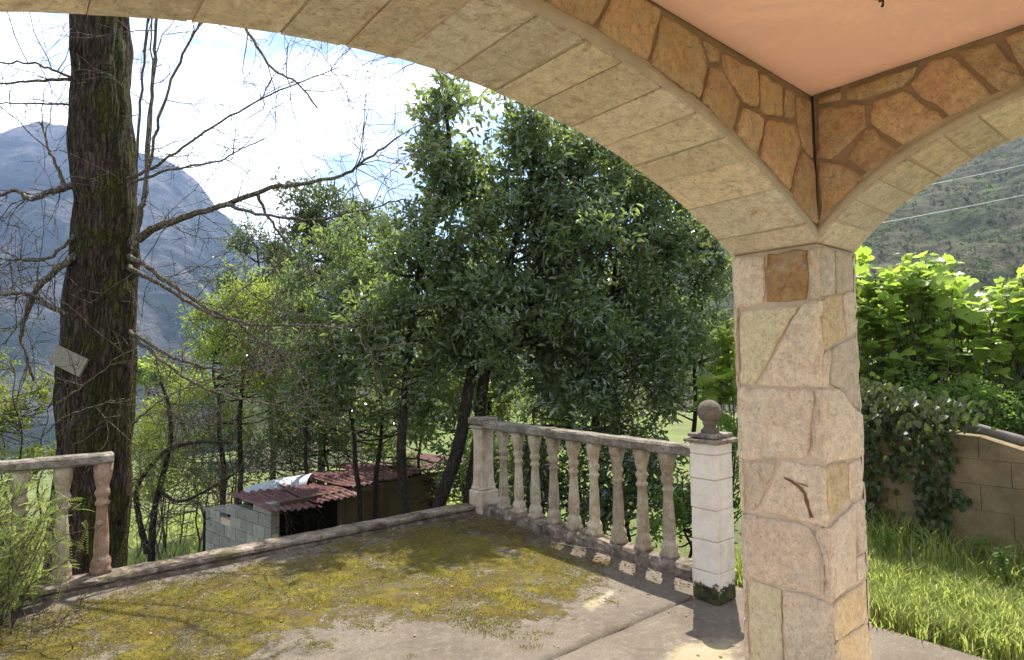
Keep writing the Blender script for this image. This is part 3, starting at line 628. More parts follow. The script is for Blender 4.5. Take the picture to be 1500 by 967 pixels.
def baluster(parent, x, y, z, mat, rot=0, tilt=0):
    me = BM.copy() if mat != 'baluster_cement' else BMS[rng.integers(1, 5)]
    if len(me.materials) == 0: me.materials.append(MATS[mat])
    o = bpy.data.objects.new('baluster', me); COL.objects.link(o); o.parent = parent; o.location = Vector((x, y, z))-Vector(off(parent)); o.rotation_euler = (tilt, 0, rot); return o
def rough_bar(name, P0, P1, prof, mat, parent, jit=.004, step=.09, rounded=True):
    """a weathered bar with cross-section prof (across, up) swept from P0 to P1"""
    P0, P1 = np.array(P0, float), np.array(P1, float); n = max(3, int(np.linalg.norm(P1-P0)/step)); d = unit(P1-P0); ac = np.cross(d, [0, 0, 1.]); k = len(prof)
    V = []; Fc = []
    for q in range(n+1):
        c_ = P0+(P1-P0)*q/n
        for a, b in prof: V.append(c_+ac*(a+rng.normal(0, jit))+np.array([0, 0, b+rng.normal(0, jit*.7)]))
    for q in range(n):
        for e in range(k): Fc.append((q*k+e, q*k+(e+1) % k, (q+1)*k+(e+1) % k, (q+1)*k+e))
    Fc += [tuple(range(k))[::-1], tuple(n*k+e for e in range(k))]
    return part(name, V, [f[::-1] for f in Fc], mat, parent)
KP = lambda w, h: [(-w, -.30), (w, -.30), (w+.004, h*.45), (w-.002, h*.75), (w-.018, h), (-w+.018, h), (-w+.002, h*.75), (-w-.004, h*.45)]
KP2 = lambda w, h: [(-w, -.30), (w, -.30), (w, h*.30), (w-.025, h*.36), (w-.022, h*.46), (w+.004, h*.58), (w, h*.85), (w-.016, h), (-w+.016, h), (-w, h*.85)]
RP = lambda w, h: [(-w+.012, 0), (w-.012, 0), (w, .014), (w, h-.016), (w-.014, h), (-w+.014, h), (-w, h-.016), (-w, .014)]
KH = .095
bal = thing('balustrade', 'stone balustrade with nine balusters along the right terrace edge', 'balustrade', (4.09, 4.0, 0), 'terrace balustrades')
rough_bar('kerb', (4.09, 5.28, 0), (4.02, 2.50, -.005), KP(.10, KH), 'kerb_concrete', bal, .005)
ys = [5.048, 4.796, 4.539, 4.269, 4.0, 3.741, 3.463, 3.20, 2.943]
for k, y in enumerate(ys): baluster(bal, 4.09-.07*(5.28-y)/2.8, y, KH-.004, 'baluster_cement', rng.normal(0, .15), rng.normal(0, .008))
rough_bar('handrail', (4.09, 5.30, .905), (4.065, 4.285, .903), RP(.085, .082), 'rail_concrete', bal, .003)
rough_bar('handrail', (4.064, 4.278, .898), (4.02, 2.49, .893), RP(.085, .082), 'rail_concrete', bal, .003)
ped = thing('pedestal', 'square cement pedestal with fluted sides at the far terrace corner', 'pedestal', (4.10, 5.42, 0))
box('plinth', (3.98, 5.30, -.02), (4.22, 5.54, .24), 'pedestal_cement', ped, .014, .002)
pl_ = bpy.data.objects[-1] if False else ped.children[0]
box('base_moulding', (4.00, 5.32, .236), (4.20, 5.52, .275), 'pedestal_cement', pl_, .012, .001)
V = []; n = 48; th = np.linspace(0, 2*np.pi, n, endpoint=False)+np.pi/4
for z_, s_ in ((.27, .092), (.34, .084), (.60, .080), (.84, .082), (.90, .090)):
    k = np.minimum(1/np.maximum(np.abs(np.cos(th)), np.abs(np.sin(th))), 1.36); fr = np.where(np.abs(((th-np.pi/4) % (np.pi/2))-np.pi/4) < .32, .90, 1)
    V += [(4.10+s_*k[q]*fr[q]*math.cos(th[q]), 5.42+s_*k[q]*fr[q]*math.sin(th[q]), z_) for q in range(n)]
part('shaft', V, [(l_*n+q, l_*n+(q+1) % n, (l_+1)*n+(q+1) % n, (l_+1)*n+q) for l_ in range(4) for q in range(n)], 'pedestal_cement', ped)
pc_ = box('cap', (3.975, 5.295, .938), (4.225, 5.545, 1.02), 'rail_concrete', ped, .014, .003)
box('neck_moulding', (3.99, 5.31, .895), (4.21, 5.53, .94), 'pedestal_cement', pc_, .014, .001)
post = thing('post', 'white painted block post with ball finial beside the pillar', 'post', (3.76, 2.39, 0))
z = 0
for k, h_ in enumerate((.20, .205, .205, .20, .165, .072)):
    e = .0015*(k % 2); d1, d2 = rng.normal(0, .0015, 2)
    box('block', (3.66+d1, 2.29+d2, z+.002), (3.868+d1-e, 2.488+d2-e, z+h_-.0025), 'white_post', post, .006, .0012, 2); z += h_
box('joint_core', (3.668, 2.298, 0), (3.86, 2.48, z), 'mortar', post)
pc_ = box('cap', (3.628, 2.258, z), (3.90, 2.52, z+.03), 'rail_concrete', post, .008, .003); box('cap_top', (3.648, 2.278, z+.029), (3.88, 2.50, z+.066), 'rail_concrete', pc_, .02, .003, 2)
prof = [(0, .062), (.018, .062), (.028, .048), (.045, .040), (.06, .046), (.07, .052)]; V = []; Fc = []; n = 24; cx_, cy_ = 3.764, 2.389; zb = z+.064
cz = .07+.074; Rb = .082
prof += [(cz+Rb*math.sin(a), Rb*math.cos(a)) for a in np.linspace(-1.0, 1.45, 16)]
for h_, r_ in prof:
    V += [(cx_+r_*math.cos(t_), cy_+r_*math.sin(t_), zb+h_) for t_ in np.linspace(0, 2*np.pi, n, endpoint=False)]
Fc = [(l_*n+q, l_*n+(q+1) % n, (l_+1)*n+(q+1) % n, (l_+1)*n+q) for l_ in range(len(prof)-1) for q in range(n)]+[tuple((len(prof)-1)*n+q for q in range(n))]
part('ball_finial', V, Fc, 'ball_cement', post, True)
kb = rough_bar('kerb', (-2.55, 5.50, 0), (3.975, 5.50, 0), KP2(.10, .088), 'kerb_concrete', None, .004); set_props(kb, 'stained concrete kerb along the far left terrace edge', 'kerb', kind='structure')
lb = thing('balustrade', 'short broken length of stone balustrade in front of the old trunk', 'balustrade', (.0, 5.52, 0), 'terrace balustrades')
for k, x in enumerate((.612, .372, .128, -.12, -.37, -.62, -.87)): baluster(lb, x, 5.535, .085, 'baluster_red' if k == 0 else 'baluster_cement', rng.normal(0, .2), rng.normal(0, .012))
rough_bar('handrail', (-1.1, 5.53, .90), (.672, 5.53, .897), RP(.075, .075), 'rail_concrete', lb, .003)
print('architecture done', len(bpy.data.objects))
# ------------------------------------------------------------------ trees and plants
def pxr(D): return D/F_PX                                # metres for one photo pixel at depth D
def sample_blobs(blobs, n, shell=.35):
    """clump centres spread through a set of ellipsoids (px x, px y, px rx, px ry, depth)"""
    w = np.array([b[2]*b[3]*(b[4]**2) for b in blobs], float); w /= w.sum(); o = []; bg_ = 11
    for b, k in zip(blobs, np.maximum(1, rng.multinomial(n, w)//bg_)):
        c = at(b[0], b[1], b[4]); q = pxr(b[4]); d = rdir(k)*(rng.uniform(shell, 1, k)**.6)[:, None]
        rz = b[2]*q*(b[5] if len(b) > 5 else 1.0)
        o.append(c+d[:, :1]*cr*b[2]*q+d[:, 1:2]*cu*b[3]*q+d[:, 2:]*np.array([fw[0], fw[1], 0])*rz)
    o = np.concatenate(o); q = pxr(blobs[0][4])*np.mean([b[2] for b in blobs]); e = rdir(len(o))*[1, 1, .6]+[0, 0, .25]      # boughs: clumps strung along short limbs
    t = rng.uniform(-.5, 1, (len(o), bg_, 1)); return (o[:, None]+e[:, None]*t*q*.50*rng.uniform(.4, 1.7, (len(o), 1, 1))+rng.normal(0, q*.11, (len(o), bg_, 3))).reshape(-1, 3)
def foliage(C, per, spread, Ln, Wd, twigs=5, up=.6, fold=.25, droop=.15, sag=0.0):
    """leafy sprays: each clump has a few twigs, each twig carries alternate leaves"""
    n = len(C); T = twigs; K = max(1, per//twigs)
    td = unit(rdir(n*T).reshape(n, T, 3)+np.array([0, 0, up*.6])-np.array([0, 0, sag])); tl = rng.uniform(.6, 1.3, (n, T, 1))*spread
    org = C[:, None]+rng.normal(0, spread*.35, (n, T, 3))
    t = (np.arange(K)+.5)/K
    P = org[:, :, None]+td[:, :, None]*tl[:, :, None]*t[None, None, :, None]
    P = P+rng.normal(0, spread*.05, P.shape); P = P.reshape(-1, 3); m_ = len(P)
    D = unit(np.repeat(td.reshape(-1, 3), K, 0)*.7+rdir(m_)*.9); N = unit(np.array([0, 0, up])+rdir(m_)*.75)
    L_ = Ln*rng.uniform(.65, 1.25, m_)*np.repeat(rng.uniform(.6, 1.3, n), T*K); return leaves(P, D, N, L_, L_*Wd/Ln, fold, droop)
def trunk_path(pts, wob=.03, n=8):
    P = catmull([at(*p) for p in pts], n); k = np.linspace(0, 1, len(P)); return P+wob*np.c_[np.sin(k*17+pts[0][0]), np.cos(k*13+pts[0][1]), 0*k]
def grow_to(P, C, r_tr, m_, rb=.012):
    """limbs that leave the trunk path P and end near the clump centres C"""
    out_ = []
    for c in C[rng.choice(len(C), min(m_, len(C)), replace=False)]:
        d = np.linalg.norm((P-c)[:, :2], axis=1); lowidx = np.where(P[:, 2] < c[2]-.25*d)[0]
        k = lowidx[np.argmin(d[lowidx]+.6*(c[2]-P[lowidx, 2]))] if len(lowidx) else 0
        a = P[k]; mid = a*.5+c*.5+np.array([0, 0, -.12])*np.linalg.norm(c-a)+rng.normal(0, .06, 3)
        Q_ = catmull([a, mid, c], 4); out_.append(tube(Q_, np.linspace(min(rb*1.6, r_tr[k]*.8), .004, len(Q_)), 5))
    return out_
def leafy_tree(name, label, cat, trunks, blobs, n, per, spread, Ln, Wd, mat, bk='laurel_bark', group=None, limbs=40, r0=.06, up=.6, sag=0, twigs=5, shell=.35, base=None, fold=.25):
    allP = []; meshes = []
    for tr in trunks:
        P = trunk_path(tr); D0 = tr[0][2]
        g = float(gz(P[0, 0], P[0, 1])); 
        if P[0, 2] > g: P = np.vstack([[P[0, 0], P[0, 1], g-.1], P])
        allP.append((P, np.linspace(r0, r0*.25, len(P))))
    root = thing(name, label, cat, allP[0][0][0], group)
    C = sample_blobs(blobs, n, shell)
    for k, (P, rr_) in enumerate(allP):
        V, Q = tube(P, rr_, 9, .04); bulk('trunk', V, Q, bk, root)
    lm = []
    sub = np.array_split(rng.permutation(len(C)), len(allP))
    for (P, rr_), s_ in zip(allP, sub): lm += grow_to(P, C[s_], rr_, limbs//len(allP))
    if lm: V, Q = merge(lm); o = bulk('limbs', V, Q, bk, root); o['kind'] = 'stuff'
    V, Q = foliage(C, per, spread, Ln, Wd, twigs, up, fold, sag=sag); o = bulk('crown', V, Q, mat, root, smooth=False)
    o['kind'] = 'stuff'
    return root
G_L = 'evergreen laurels behind the balustrade'
LA = dict(per=22, spread=.23, Ln=.105, Wd=.044, mat='laurel_leaf', group=G_L)
leafy_tree('laurel_tree', 'tall slim evergreen with a narrow spire crown against the sky', 'tree', [[(592, 760, 8.2), (590, 640, 8.2), (598, 500, 8.2), (630, 350, 8.2), (655, 220, 8.2), (658, 140, 8.2)]],
  [(655, 165, 26, 40, 8.2), (655, 225, 40, 50, 8.2), (650, 300, 55, 50, 8.2), (636, 370, 75, 55, 8.2), (606, 440, 80, 60, 8.2), (600, 530, 75, 60, 8.2)], 640, **LA, limbs=60, r0=.075)
leafy_tree('laurel_tree', 'largest dense evergreen with leaning trunk behind the far corner pedestal', 'tree', [[(640, 760, 8.2), (672, 640, 8.2), (700, 520, 8.2), (742, 400, 8.2), (775, 280, 8.2), (785, 170, 8.2)], [(690, 760, 8.3), (702, 600, 8.3), (735, 480, 8.3), (800, 380, 8.3), (850, 260, 8.7)]],
  [(785, 190, 55, 40, 8.2), (775, 260, 70, 60, 8.2), (850, 260, 70, 60, 8.7), (760, 340, 80, 60, 8.2), (850, 350, 80, 65, 8.3), (710, 420, 70, 60, 8.2), (790, 440, 90, 65, 8.2), (730, 510, 80, 55, 8.2)], 1150, **LA, limbs=90, r0=.10)
leafy_tree('laurel_tree', 'dark evergreen just left of the pillar under the arch', 'tree', [[(880, 760, 9.0), (872, 620, 9.0), (885, 480, 9.0), (910, 340, 9.0)], [(850, 760, 9.4), (838, 600, 9.4), (860, 450, 9.4)]],
  [(905, 290, 75, 60, 9.1), (955, 350, 75, 65, 9.1), (890, 400, 85, 65, 9.0), (970, 430, 70, 60, 9.0), (880, 500, 100, 60, 8.9), (960, 520, 80, 50, 8.7), (1000, 340, 48, 42, 9.2), (955, 285, 45, 42, 9.1), (1035, 385, 30, 36, 9.3), (1010, 460, 45, 50, 9.3)], 1200, **LA, limbs=70, r0=.085)
leafy_tree('laurel_tree', 'thin evergreen beside the pillar with gaps showing the hill', 'tree', [[(1020, 740, 10.4), (1015, 600, 10.4), (1025, 470, 10.4), (1035, 370, 10.4)]],
  [(1040, 400, 36, 50, 10.4), (1030, 480, 50, 50, 10.4), (1000, 550, 60, 45, 10.2), (1050, 520, 40, 40, 10.4)], 230, **LA, limbs=40, r0=.05)
leafy_tree('laurel_tree', 'bushy evergreen with pale glinting leaves left of the spire tree', 'tree', [[(528, 760, 10.2), (520, 660, 10.2), (505, 540, 10.2), (510, 420, 10.2)], [(548, 760, 10.5), (556, 640, 10.5), (560, 500, 10.5), (560, 400, 10.5)]],
  [(560, 380, 60, 50, 10.4), (505, 410, 60, 50, 10.3), (480, 480, 65, 55, 10.2), (545, 480, 70, 60, 10.3), (470, 560, 65, 50, 10.1), (545, 580, 60, 50, 10.1), (620, 600, 50, 40, 9.9)], 760, **LA, limbs=70, r0=.05)
leafy_tree('laurel_bush', 'low dark evergreen undergrowth seen between the balusters', 'bush', [[(800, 790, 8.2), (790, 690, 8.2), (780, 600, 8.2)], [(920, 790, 8.4), (930, 700, 8.4), (925, 610, 8.4)]],
  [(770, 560, 70, 40, 8.6), (850, 580, 80, 45, 8.5), (930, 600, 80, 50, 8.5), (830, 670, 70, 50, 8.3), (960, 680, 60, 50, 8.2), (740, 650, 40, 40, 8.6), (900, 730, 70, 30, 8.0), (760, 710, 50, 34, 8.6), (830, 745, 60, 26, 8.2), (980, 750, 50, 30, 8.0)], 640, **LA, limbs=50, r0=.035)
leafy_tree('laurel_bush', 'shaded evergreen growth among the trunks behind the shed roof', 'bush', [[(620, 760, 12.2), (615, 660, 12.2), (625, 560, 12.2)], [(700, 760, 11.5), (705, 650, 11.5), (690, 560, 11.5)], [(480, 760, 13.2), (478, 660, 13.2), (470, 580, 13.2)]],
  [(640, 560, 70, 50, 12.2), (580, 600, 60, 40, 12.4), (690, 600, 60, 50, 11.6), (500, 620, 60, 40, 13.2), (640, 640, 70, 26, 12.4), (560, 660, 60, 20, 12.8), (710, 680, 40, 40, 11.4), (440, 640, 50, 34, 13.4), (600, 700, 60, 20, 12.8), (660, 700, 40, 26, 11.6), (760, 680, 50, 40, 11.6)], 720, **LA, limbs=60, r0=.04)
leafy_tree('laurel_tree', 'evergreen filling the gap between the spire tree and largest laurel', 'tree', [[(735, 770, 10.6), (720, 640, 10.6), (700, 500, 10.6), (690, 360, 10.6)]],
  [(700, 330, 45, 50, 10.6), (690, 400, 60, 55, 10.6), (670, 480, 70, 55, 10.5), (720, 560, 70, 45, 10.5), (790, 600, 70, 40, 10.6), (870, 620, 70, 40, 10.6)], 520, **LA, limbs=60, r0=.06)
leafy_tree('laurel_tree', 'sunny leafed evergreen between the pale willow and bushy laurel', 'tree', [[(450, 770, 11.2), (448, 640, 11.2), (440, 500, 11.2)]],
  [(450, 440, 50, 45, 11.2), (430, 510, 55, 45, 11.2), (490, 530, 50, 45, 11.2), (440, 580, 55, 40, 11.0), (500, 390, 50, 40, 11.3)], 420, **LA, limbs=50, r0=.05)
FA = dict(per=30, spread=.34, Ln=.11, Wd=.045, mat='far_laurel_leaf', group='far evergreens')
leafy_tree('evergreen_tree', 'farther dull evergreen rising beyond the bare branch tips', 'tree', [[(470, 760, 16), (468, 560, 16), (455, 400, 16), (445, 290, 16)]],
  [(440, 310, 38, 38, 16), (495, 320, 50, 40, 16), (450, 370, 60, 45, 16), (540, 345, 50, 38, 16), (510, 400, 60, 45, 16)], 520, **FA, limbs=50, r0=.11)
leafy_tree('evergreen_tree', 'small round topped evergreen at the mountain foot beside pale willow', 'tree', [[(400, 760, 17), (395, 560, 17), (375, 360, 17)]],
  [(368, 362, 28, 26, 17), (392, 395, 40, 34, 17), (372, 420, 36, 30, 17), (420, 440, 45, 40, 17)], 250, **FA, limbs=40, r0=.09)
leafy_tree('willow_tree', 'pale green willowy tree at the left of the laurels', 'tree', [[(350, 790, 12), (352, 640, 12), (358, 500, 12), (375, 420, 12)], [(330, 790, 12), (322, 620, 12), (310, 520, 12)]],
  [(385, 440, 50, 36, 12), (340, 470, 48, 40, 12), (410, 500, 55, 45, 12), (315, 520, 42, 36, 12), (365, 550, 60, 40, 12), (430, 560, 45, 40, 12)], 520, 30, .30, .085, .026, 'willow_leaf', limbs=60, r0=.06, sag=.3, up=.35, shell=.1)
leafy_tree('leafy_shrub', 'leafy undergrowth above the shed roof', 'bush', [[(440, 800, 13), (430, 700, 13), (420, 620, 13)], [(500, 800, 13.4), (510, 700, 13.4), (505, 620, 13.4)]],
  [(420, 620, 60, 45, 13), (370, 650, 50, 40, 13.2), (470, 650, 60, 40, 13), (520, 640, 50, 40, 13.4), (440, 680, 70, 25, 13)], 330, 24, .30, .07, .03, 'far_laurel_leaf', limbs=50, r0=.03, shell=.1)
leafy_tree('spring_shrub', 'fresh green spring shrubs on the bank right of the old trunk', 'bush', [[(240, 800, 13), (238, 700, 13), (232, 620, 13)], [(290, 800, 12.8), (288, 720, 12.8), (284, 660, 12.8)], [(345, 800, 13.3), (340, 700, 13.3), (336, 610, 13.3)]],
  [(225, 640, 40, 45, 13), (280, 690, 45, 34, 12.8), (335, 620, 50, 44, 13.3), (205, 700, 30, 40, 13), (260, 600, 40, 36, 13.2), (310, 570, 40, 34, 13.4)], 520, 22, .28, .07, .03, 'willow_leaf', limbs=70, r0=.02, shell=0)
leafy_tree('yellow_shrub', 'yellow green shrub with upright stems left of the old trunk', 'bush', [[(30, 800, 8.3), (32, 700, 8.3), (25, 600, 8.3), (15, 530, 8.3)], [(10, 800, 8.6), (5, 680, 8.6), (-8, 560, 8.6)], [(55, 800, 8.8), (60, 690, 8.8), (68, 600, 8.8)]],
  [(15, 550, 50, 35, 8.4), (60, 590, 40, 40, 8.6), (20, 620, 60, 45, 8.5), (-30, 580, 45, 60, 8.5), (60, 660, 40, 35, 8.6), (20, 680, 60, 35, 8.4)], 260, 20, .20, .055, .028, 'shrub_leaf', limbs=60, r0=.016, shell=.0, up=.4)
leafy_tree('distant_tree', 'bright green round tree far down the valley right of the trunk', 'tree', [[(218, 600, 70), (216, 560, 70)]],
  [(216, 545, 24, 12, 70), (236, 552, 18, 10, 70), (196, 556, 18, 12, 70)], 120, 30, .9, .5, .3, 'willow_leaf', limbs=10, r0=.25)

# bare twiggy growth: recursive branching into one list of tubes
def twigs(P0, d, Ln, r_, lev, out_, up=.15, wig=.35, kids=(3, 6), rmin=.0025, sides=5):
    n = 6 if lev > 0 else 4; P = [np.array(P0)]; d = unit(np.array(d))
    for k in range(n):
        d = unit(d+rng.normal(0, wig*.45, 3)+np.array([0, 0, up*.25])); P.append(P[-1]+d*Ln/n)
    P = np.array(P); out_.append(tube(P, np.linspace(r_, max(rmin, r_*.45), len(P)), sides if r_ > .012 else 4))
    if lev > 0:
        for _ in range(rng.integers(*kids)):
            k = rng.integers(1, n+1); dd = unit(unit(P[k]-P[k-1])*.75+rdir(1)[0]*.8+np.array([0, 0, up*.5]))
            twigs(P[k], dd, Ln*rng.uniform(.4, .7), max(rmin, r_*.5), lev-1, out_, up, wig, kids, rmin, sides)
TD = 6.6
tb = at(140, 850, TD); old = thing('old_tree', 'thick mossy bare tree trunk with spreading branches at the left', 'tree', (tb[0], tb[1], float(gz(tb[0], tb[1]))))
prof = [(-700, 120, 165), (-300, 115, 178), (40, 104, 190), (100, 105, 194), (170, 104, 196), (250, 106, 203), (300, 106, 203), (350, 103, 203), (400, 98, 203), (450, 95, 204), (500, 92, 203), (550, 87, 199), (600, 85, 194), (650, 85, 193), (700, 82, 192), (750, 78, 187), (800, 74, 182), (850, 70, 182), (950, 58, 190), (1000, 45, 200)]
yy = np.linspace(1000, -700, 260); lo_x = np.interp(yy, [p[0] for p in prof], [p[1] for p in prof]); hi_x = np.interp(yy, [p[0] for p in prof], [p[2] for p in prof])
ns = 110; th = np.linspace(0, 2*np.pi, ns, endpoint=False); CV = np.array([at((a+b)/2, y, TD) for a, b, y in zip(lo_x, hi_x, yy)]); RV = (hi_x-lo_x)/2*pxr(TD)*.85
flat = np.array([fw[0], fw[1], 0]); flat /= np.linalg.norm(flat)
ringd = np.cos(th)[:, None]*cr+np.sin(th)[:, None]*flat
V = CV[:, None]+RV[:, None, None]*ringd[None]
nz1 = noise3((V.reshape(-1, 3))*[1, 1, .35], 31, 3.0, 4).reshape(len(yy), ns)
rid = np.abs(noise3(V.reshape(-1, 3)*[1, 1, .13], 33, 16.0, 3).reshape(len(yy), ns))
V = V+ringd[None]*(.034*nz1+.050*(rid-.35))[..., None]
i, j = np.meshgrid(np.arange(len(yy)-1), np.arange(ns), indexing='ij'); j2_ = (j+1) % ns
o = bulk('trunk', V.reshape(-1, 3), np.stack([i*ns+j, i*ns+j2_, (i+1)*ns+j2_, (i+1)*ns+j], -1).reshape(-1, 4), 'old_bark', old)
sd = np.broadcast_to(np.cos(th)[None]*.9, (len(yy), ns)).astype(np.float32).ravel(); a_ = o.data.attributes.new('side', 'FLOAT', 'POINT'); a_.data.foreach_set('value', sd)
BR = [  # (start radius, end radius, twig density, [(px, py, depth)...])
 (.056, .008, 26, [(185, 360, 6.6), (222, 337, 6.5), (260, 322, 6.4), (322, 302, 6.3), (395, 275, 6.1), (440, 270, 6.0), (500, 258, 5.9), (540, 232, 5.8), (585, 200, 5.7)]),
 (.022, .006, 9, [(332, 299, 6.2), (385, 314, 6.0), (460, 321, 5.9), (530, 308, 5.8), (590, 292, 5.7)]), (.020, .005, 8, [(377, 287, 6.1), (398, 326, 6.2), (428, 365, 6.3), (448, 398, 6.3), (470, 420, 6.4)]),
 (.040, .008, 22, [(185, 375, 6.6), (205, 384, 6.5), (250, 415, 6.3), (299, 448, 6.2), (342, 468, 6.1), (382, 476, 6.0), (460, 478, 5.9), (520, 482, 5.8)]),
 (.034, .007, 18, [(185, 392, 6.6), (204, 400, 6.5), (250, 426, 6.5), (309, 461, 6.4), (349, 472, 6.4), (385, 504, 6.4), (420, 525, 6.5), (450, 560, 6.5)]),
 (.034, .007, 16, [(185, 484, 6.6), (204, 494, 6.5), (247, 520, 6.4), (292, 536, 6.2), (340, 542, 6.1), (377, 537, 6.0), (400, 525, 5.9)]),
 (.026, .006, 18, [(185, 492, 6.6), (204, 502, 6.5), (243, 533, 6.4), (292, 565, 6.4), (329, 578, 6.4), (377, 589, 6.4), (418, 598, 6.4), (460, 620, 6.5)]),
 (.034, .012, 5, [(196, 365, 6.4), (206, 310, 6.35), (213, 278, 6.3), (218, 189, 6.3), (226, 99, 6.3), (229, 20, 6.3), (231, -60, 6.3)]),
 (.018, .009, 4, [(198, 262, 6.5), (206, 149, 6.5), (215, 40, 6.5), (218, -60, 6.5)]), (.022, .008, 6, [(210, 300, 6.3), (218, 243, 6.3), (238, 159, 6.2), (268, 80, 6.2), (293, 30, 6.1), (310, -40, 6.1)]),
 (.012, .007, 4, [(216, 240, 6.4), (222, 140, 6.5), (222, 40, 6.5), (224, -50, 6.5)]),
 (.022, .005, 12, [(190, 262, 6.5), (223, 246, 6.4), (278, 209, 6.3), (348, 164, 6.1), (422, 127, 6.0), (497, 99, 5.9)]), (.018, .005, 9, [(190, 268, 6.5), (258, 248, 6.4), (318, 236, 6.3), (348, 221, 6.3), (387, 204, 6.2)]),
 (.030, .007, 10, [(170, -120, 6.5), (280, -60, 6.2), (340, 10, 6.1), (367, 52, 6.0), (397, 99, 6.0), (432, 119, 6.0), (467, 159, 6.0)]), (.016, .005, 6, [(175, -60, 6.4), (420, -20, 6.0), (600, 60, 5.9), (640, 105, 5.9), (655, 128, 5.9)]),
 (.020, .006, 8, [(118, 122, 6.5), (89, 107, 6.4), (50, 94, 6.3), (0, 92, 6.2), (-60, 85, 6.2)]), (.022, .007, 7, [(116, 117, 6.5), (55, 119, 6.4), (0, 122, 6.3), (-60, 128, 6.2)]), (.014, .005, 6, [(112, 154, 6.5), (50, 151, 6.4), (0, 151, 6.3), (-60, 140, 6.3)]),
 (.045, .014, 14, [(115, 272, 6.5), (96, 276, 6.4), (73, 281, 6.3), (46, 291, 6.2), (23, 279, 6.2), (0, 286, 6.1), (-60, 300, 6.0)]), (.026, .008, 8, [(94, 272, 6.4), (83, 243, 6.4), (71, 216, 6.4), (60, 180, 6.4)]),
 (.026, .008, 10, [(112, 345, 6.4), (103, 352, 6.3), (73, 377, 6.2), (43, 382, 6.1), (0, 378, 6.0), (-50, 370, 6.0)]), (.046, .012, 16, [(114, 372, 6.4), (103, 381, 6.3), (63, 413, 6.2), (46, 441, 6.2), (33, 478, 6.2), (31, 500, 6.2), (38, 518, 6.2), (50, 560, 6.3)]),
 (.042, .014, 14, [(110, 462, 6.4), (94, 458, 6.3), (66, 445, 6.2), (43, 430, 6.1), (0, 431, 6.0), (-60, 428, 6.0)]), (.014, .005, 9, [(195, 620, 6.3), (230, 590, 6.0), (290, 560, 5.9)]),
 (.012, .004, 5, [(85, 590, 5.9), (130, 560, 5.9), (170, 525, 5.9), (200, 510, 5.9)]), (.010, .004, 5, [(60, 640, 5.9), (95, 610, 5.9), (140, 595, 5.9), (182, 583, 5.9)])]
allt = []
for ra, rb, dens, pts in BR:
    P = catmull([at(*p) for p in pts], 6); P += rng.normal(0, .006, P.shape)
    V, Q = tube(P, ra+(rb-ra)*np.linspace(0, 1, len(P))**.55, 9, .05); bulk('branch', V, Q, 'twig_bark', old)
    for _ in range(int(dens*.85)):
        k = rng.integers(max(2, len(P)//5), len(P)); t_ = unit(P[k]-P[k-1]); dd = unit(t_*.6+rdir(1)[0]*.9+np.array([0, 0, .05]))
        twigs(P[k], dd, rng.uniform(.35, .95), .0056, 2, allt, .05, .4, (2, 4), .0023)
V, Q = merge(allt); o = bulk('twigs', V, Q, 'twig_bark', old); o['kind'] = 'stuff'
# board nailed to the trunk
bp = [at(84, 506, TD-.46), at(128, 527, TD-.46), at(115, 552, TD-.46), at(72, 531, TD-.46)]
bd = thing('wooden_board', 'blank weathered wooden board nailed aslant to the old trunk', 'board', (bp[0]+bp[2])/2)
bk_ = [p+flat*.028 for p in bp]; pk_ = part('plank', np.array(bp+bk_), [(3, 2, 1, 0), (4, 5, 6, 7), (0, 1, 5, 4), (1, 2, 6, 5), (2, 3, 7, 6), (3, 0, 4, 7)], 'board_wood', bd)
for q in ((.3, .5), (.75, .5)):
    c_ = bp[0]*(1-q[0])*(1-q[1])+bp[1]*q[0]*(1-q[1])+bp[2]*q[0]*q[1]+bp[3]*(1-q[0])*q[1]
    V, Q = tube([c_-flat*.006, c_+flat*.2], [.006, .004], 6); part('nail', V, [tuple(x) for x in Q]+[(0, 1, 2, 3, 4, 5)], 'hook_metal', pk_)
# small dark fruit tree and bare thicket beyond the terrace
dk = at(218, 800, 11.5); dt = thing('small_tree', 'small dark gnarled tree with forked stem left of the shed', 'tree', (dk[0], dk[1], float(gz(dk[0], dk[1]))))
lst = []
for rr_, pts in ((.07, [(222, 900, 11.5), (222, 800, 11.5), (228, 740, 11.5), (240, 690, 11.5), (250, 640, 11.4), (246, 590, 11.4), (235, 560, 11.3)]), (.06, [(216, 810, 11.5), (204, 760, 11.4), (200, 720, 11.4), (215, 690, 11.4), (245, 660, 11.3), (290, 648, 11.2), (340, 650, 11.1)]), (.035, [(235, 720, 11.4), (262, 735, 11.2), (300, 720, 11.1), (350, 690, 11)])):
    P = catmull([at(*p) for p in pts], 5); V, Q = tube(P, np.linspace(rr_, rr_*.35, len(P)), 8, .08); bulk('stem', V, Q, 'laurel_bark', dt)
    for _ in range(26):
        k = rng.integers(len(P)//3, len(P)); twigs(P[k], rdir(1)[0]+np.array([0, 0, .3]), rng.uniform(.5, 1.2), .009, 2, lst, .1, .45, (2, 4), .0045)
V, Q = merge(lst); o = bulk('twigs', V, Q, 'twig_bark', dt); o['kind'] = 'stuff'
V, Q = foliage(sample_blobs([(220, 640, 45, 50, 11.4), (205, 740, 30, 30, 11.4), (250, 690, 40, 40, 11.6)], 160, .1), 12, .25, .05, .025, 4, .5); o = bulk('young_leaves', V, Q, 'shrub_leaf', dt, False); o['kind'] = 'stuff'
lst = []
for k in range(24):
    x = rng.uniform(195, 470); D = rng.uniform(11.5, 14); b = at(x, 760, D); b[2] = gz(b[0], b[1])
    twigs(b, np.array([*rng.normal(0, .35, 2), 1.0]), rng.uniform(1.6, 2.9), rng.uniform(.012, .022), 3, lst, .12, .4, (2, 5), .0045)
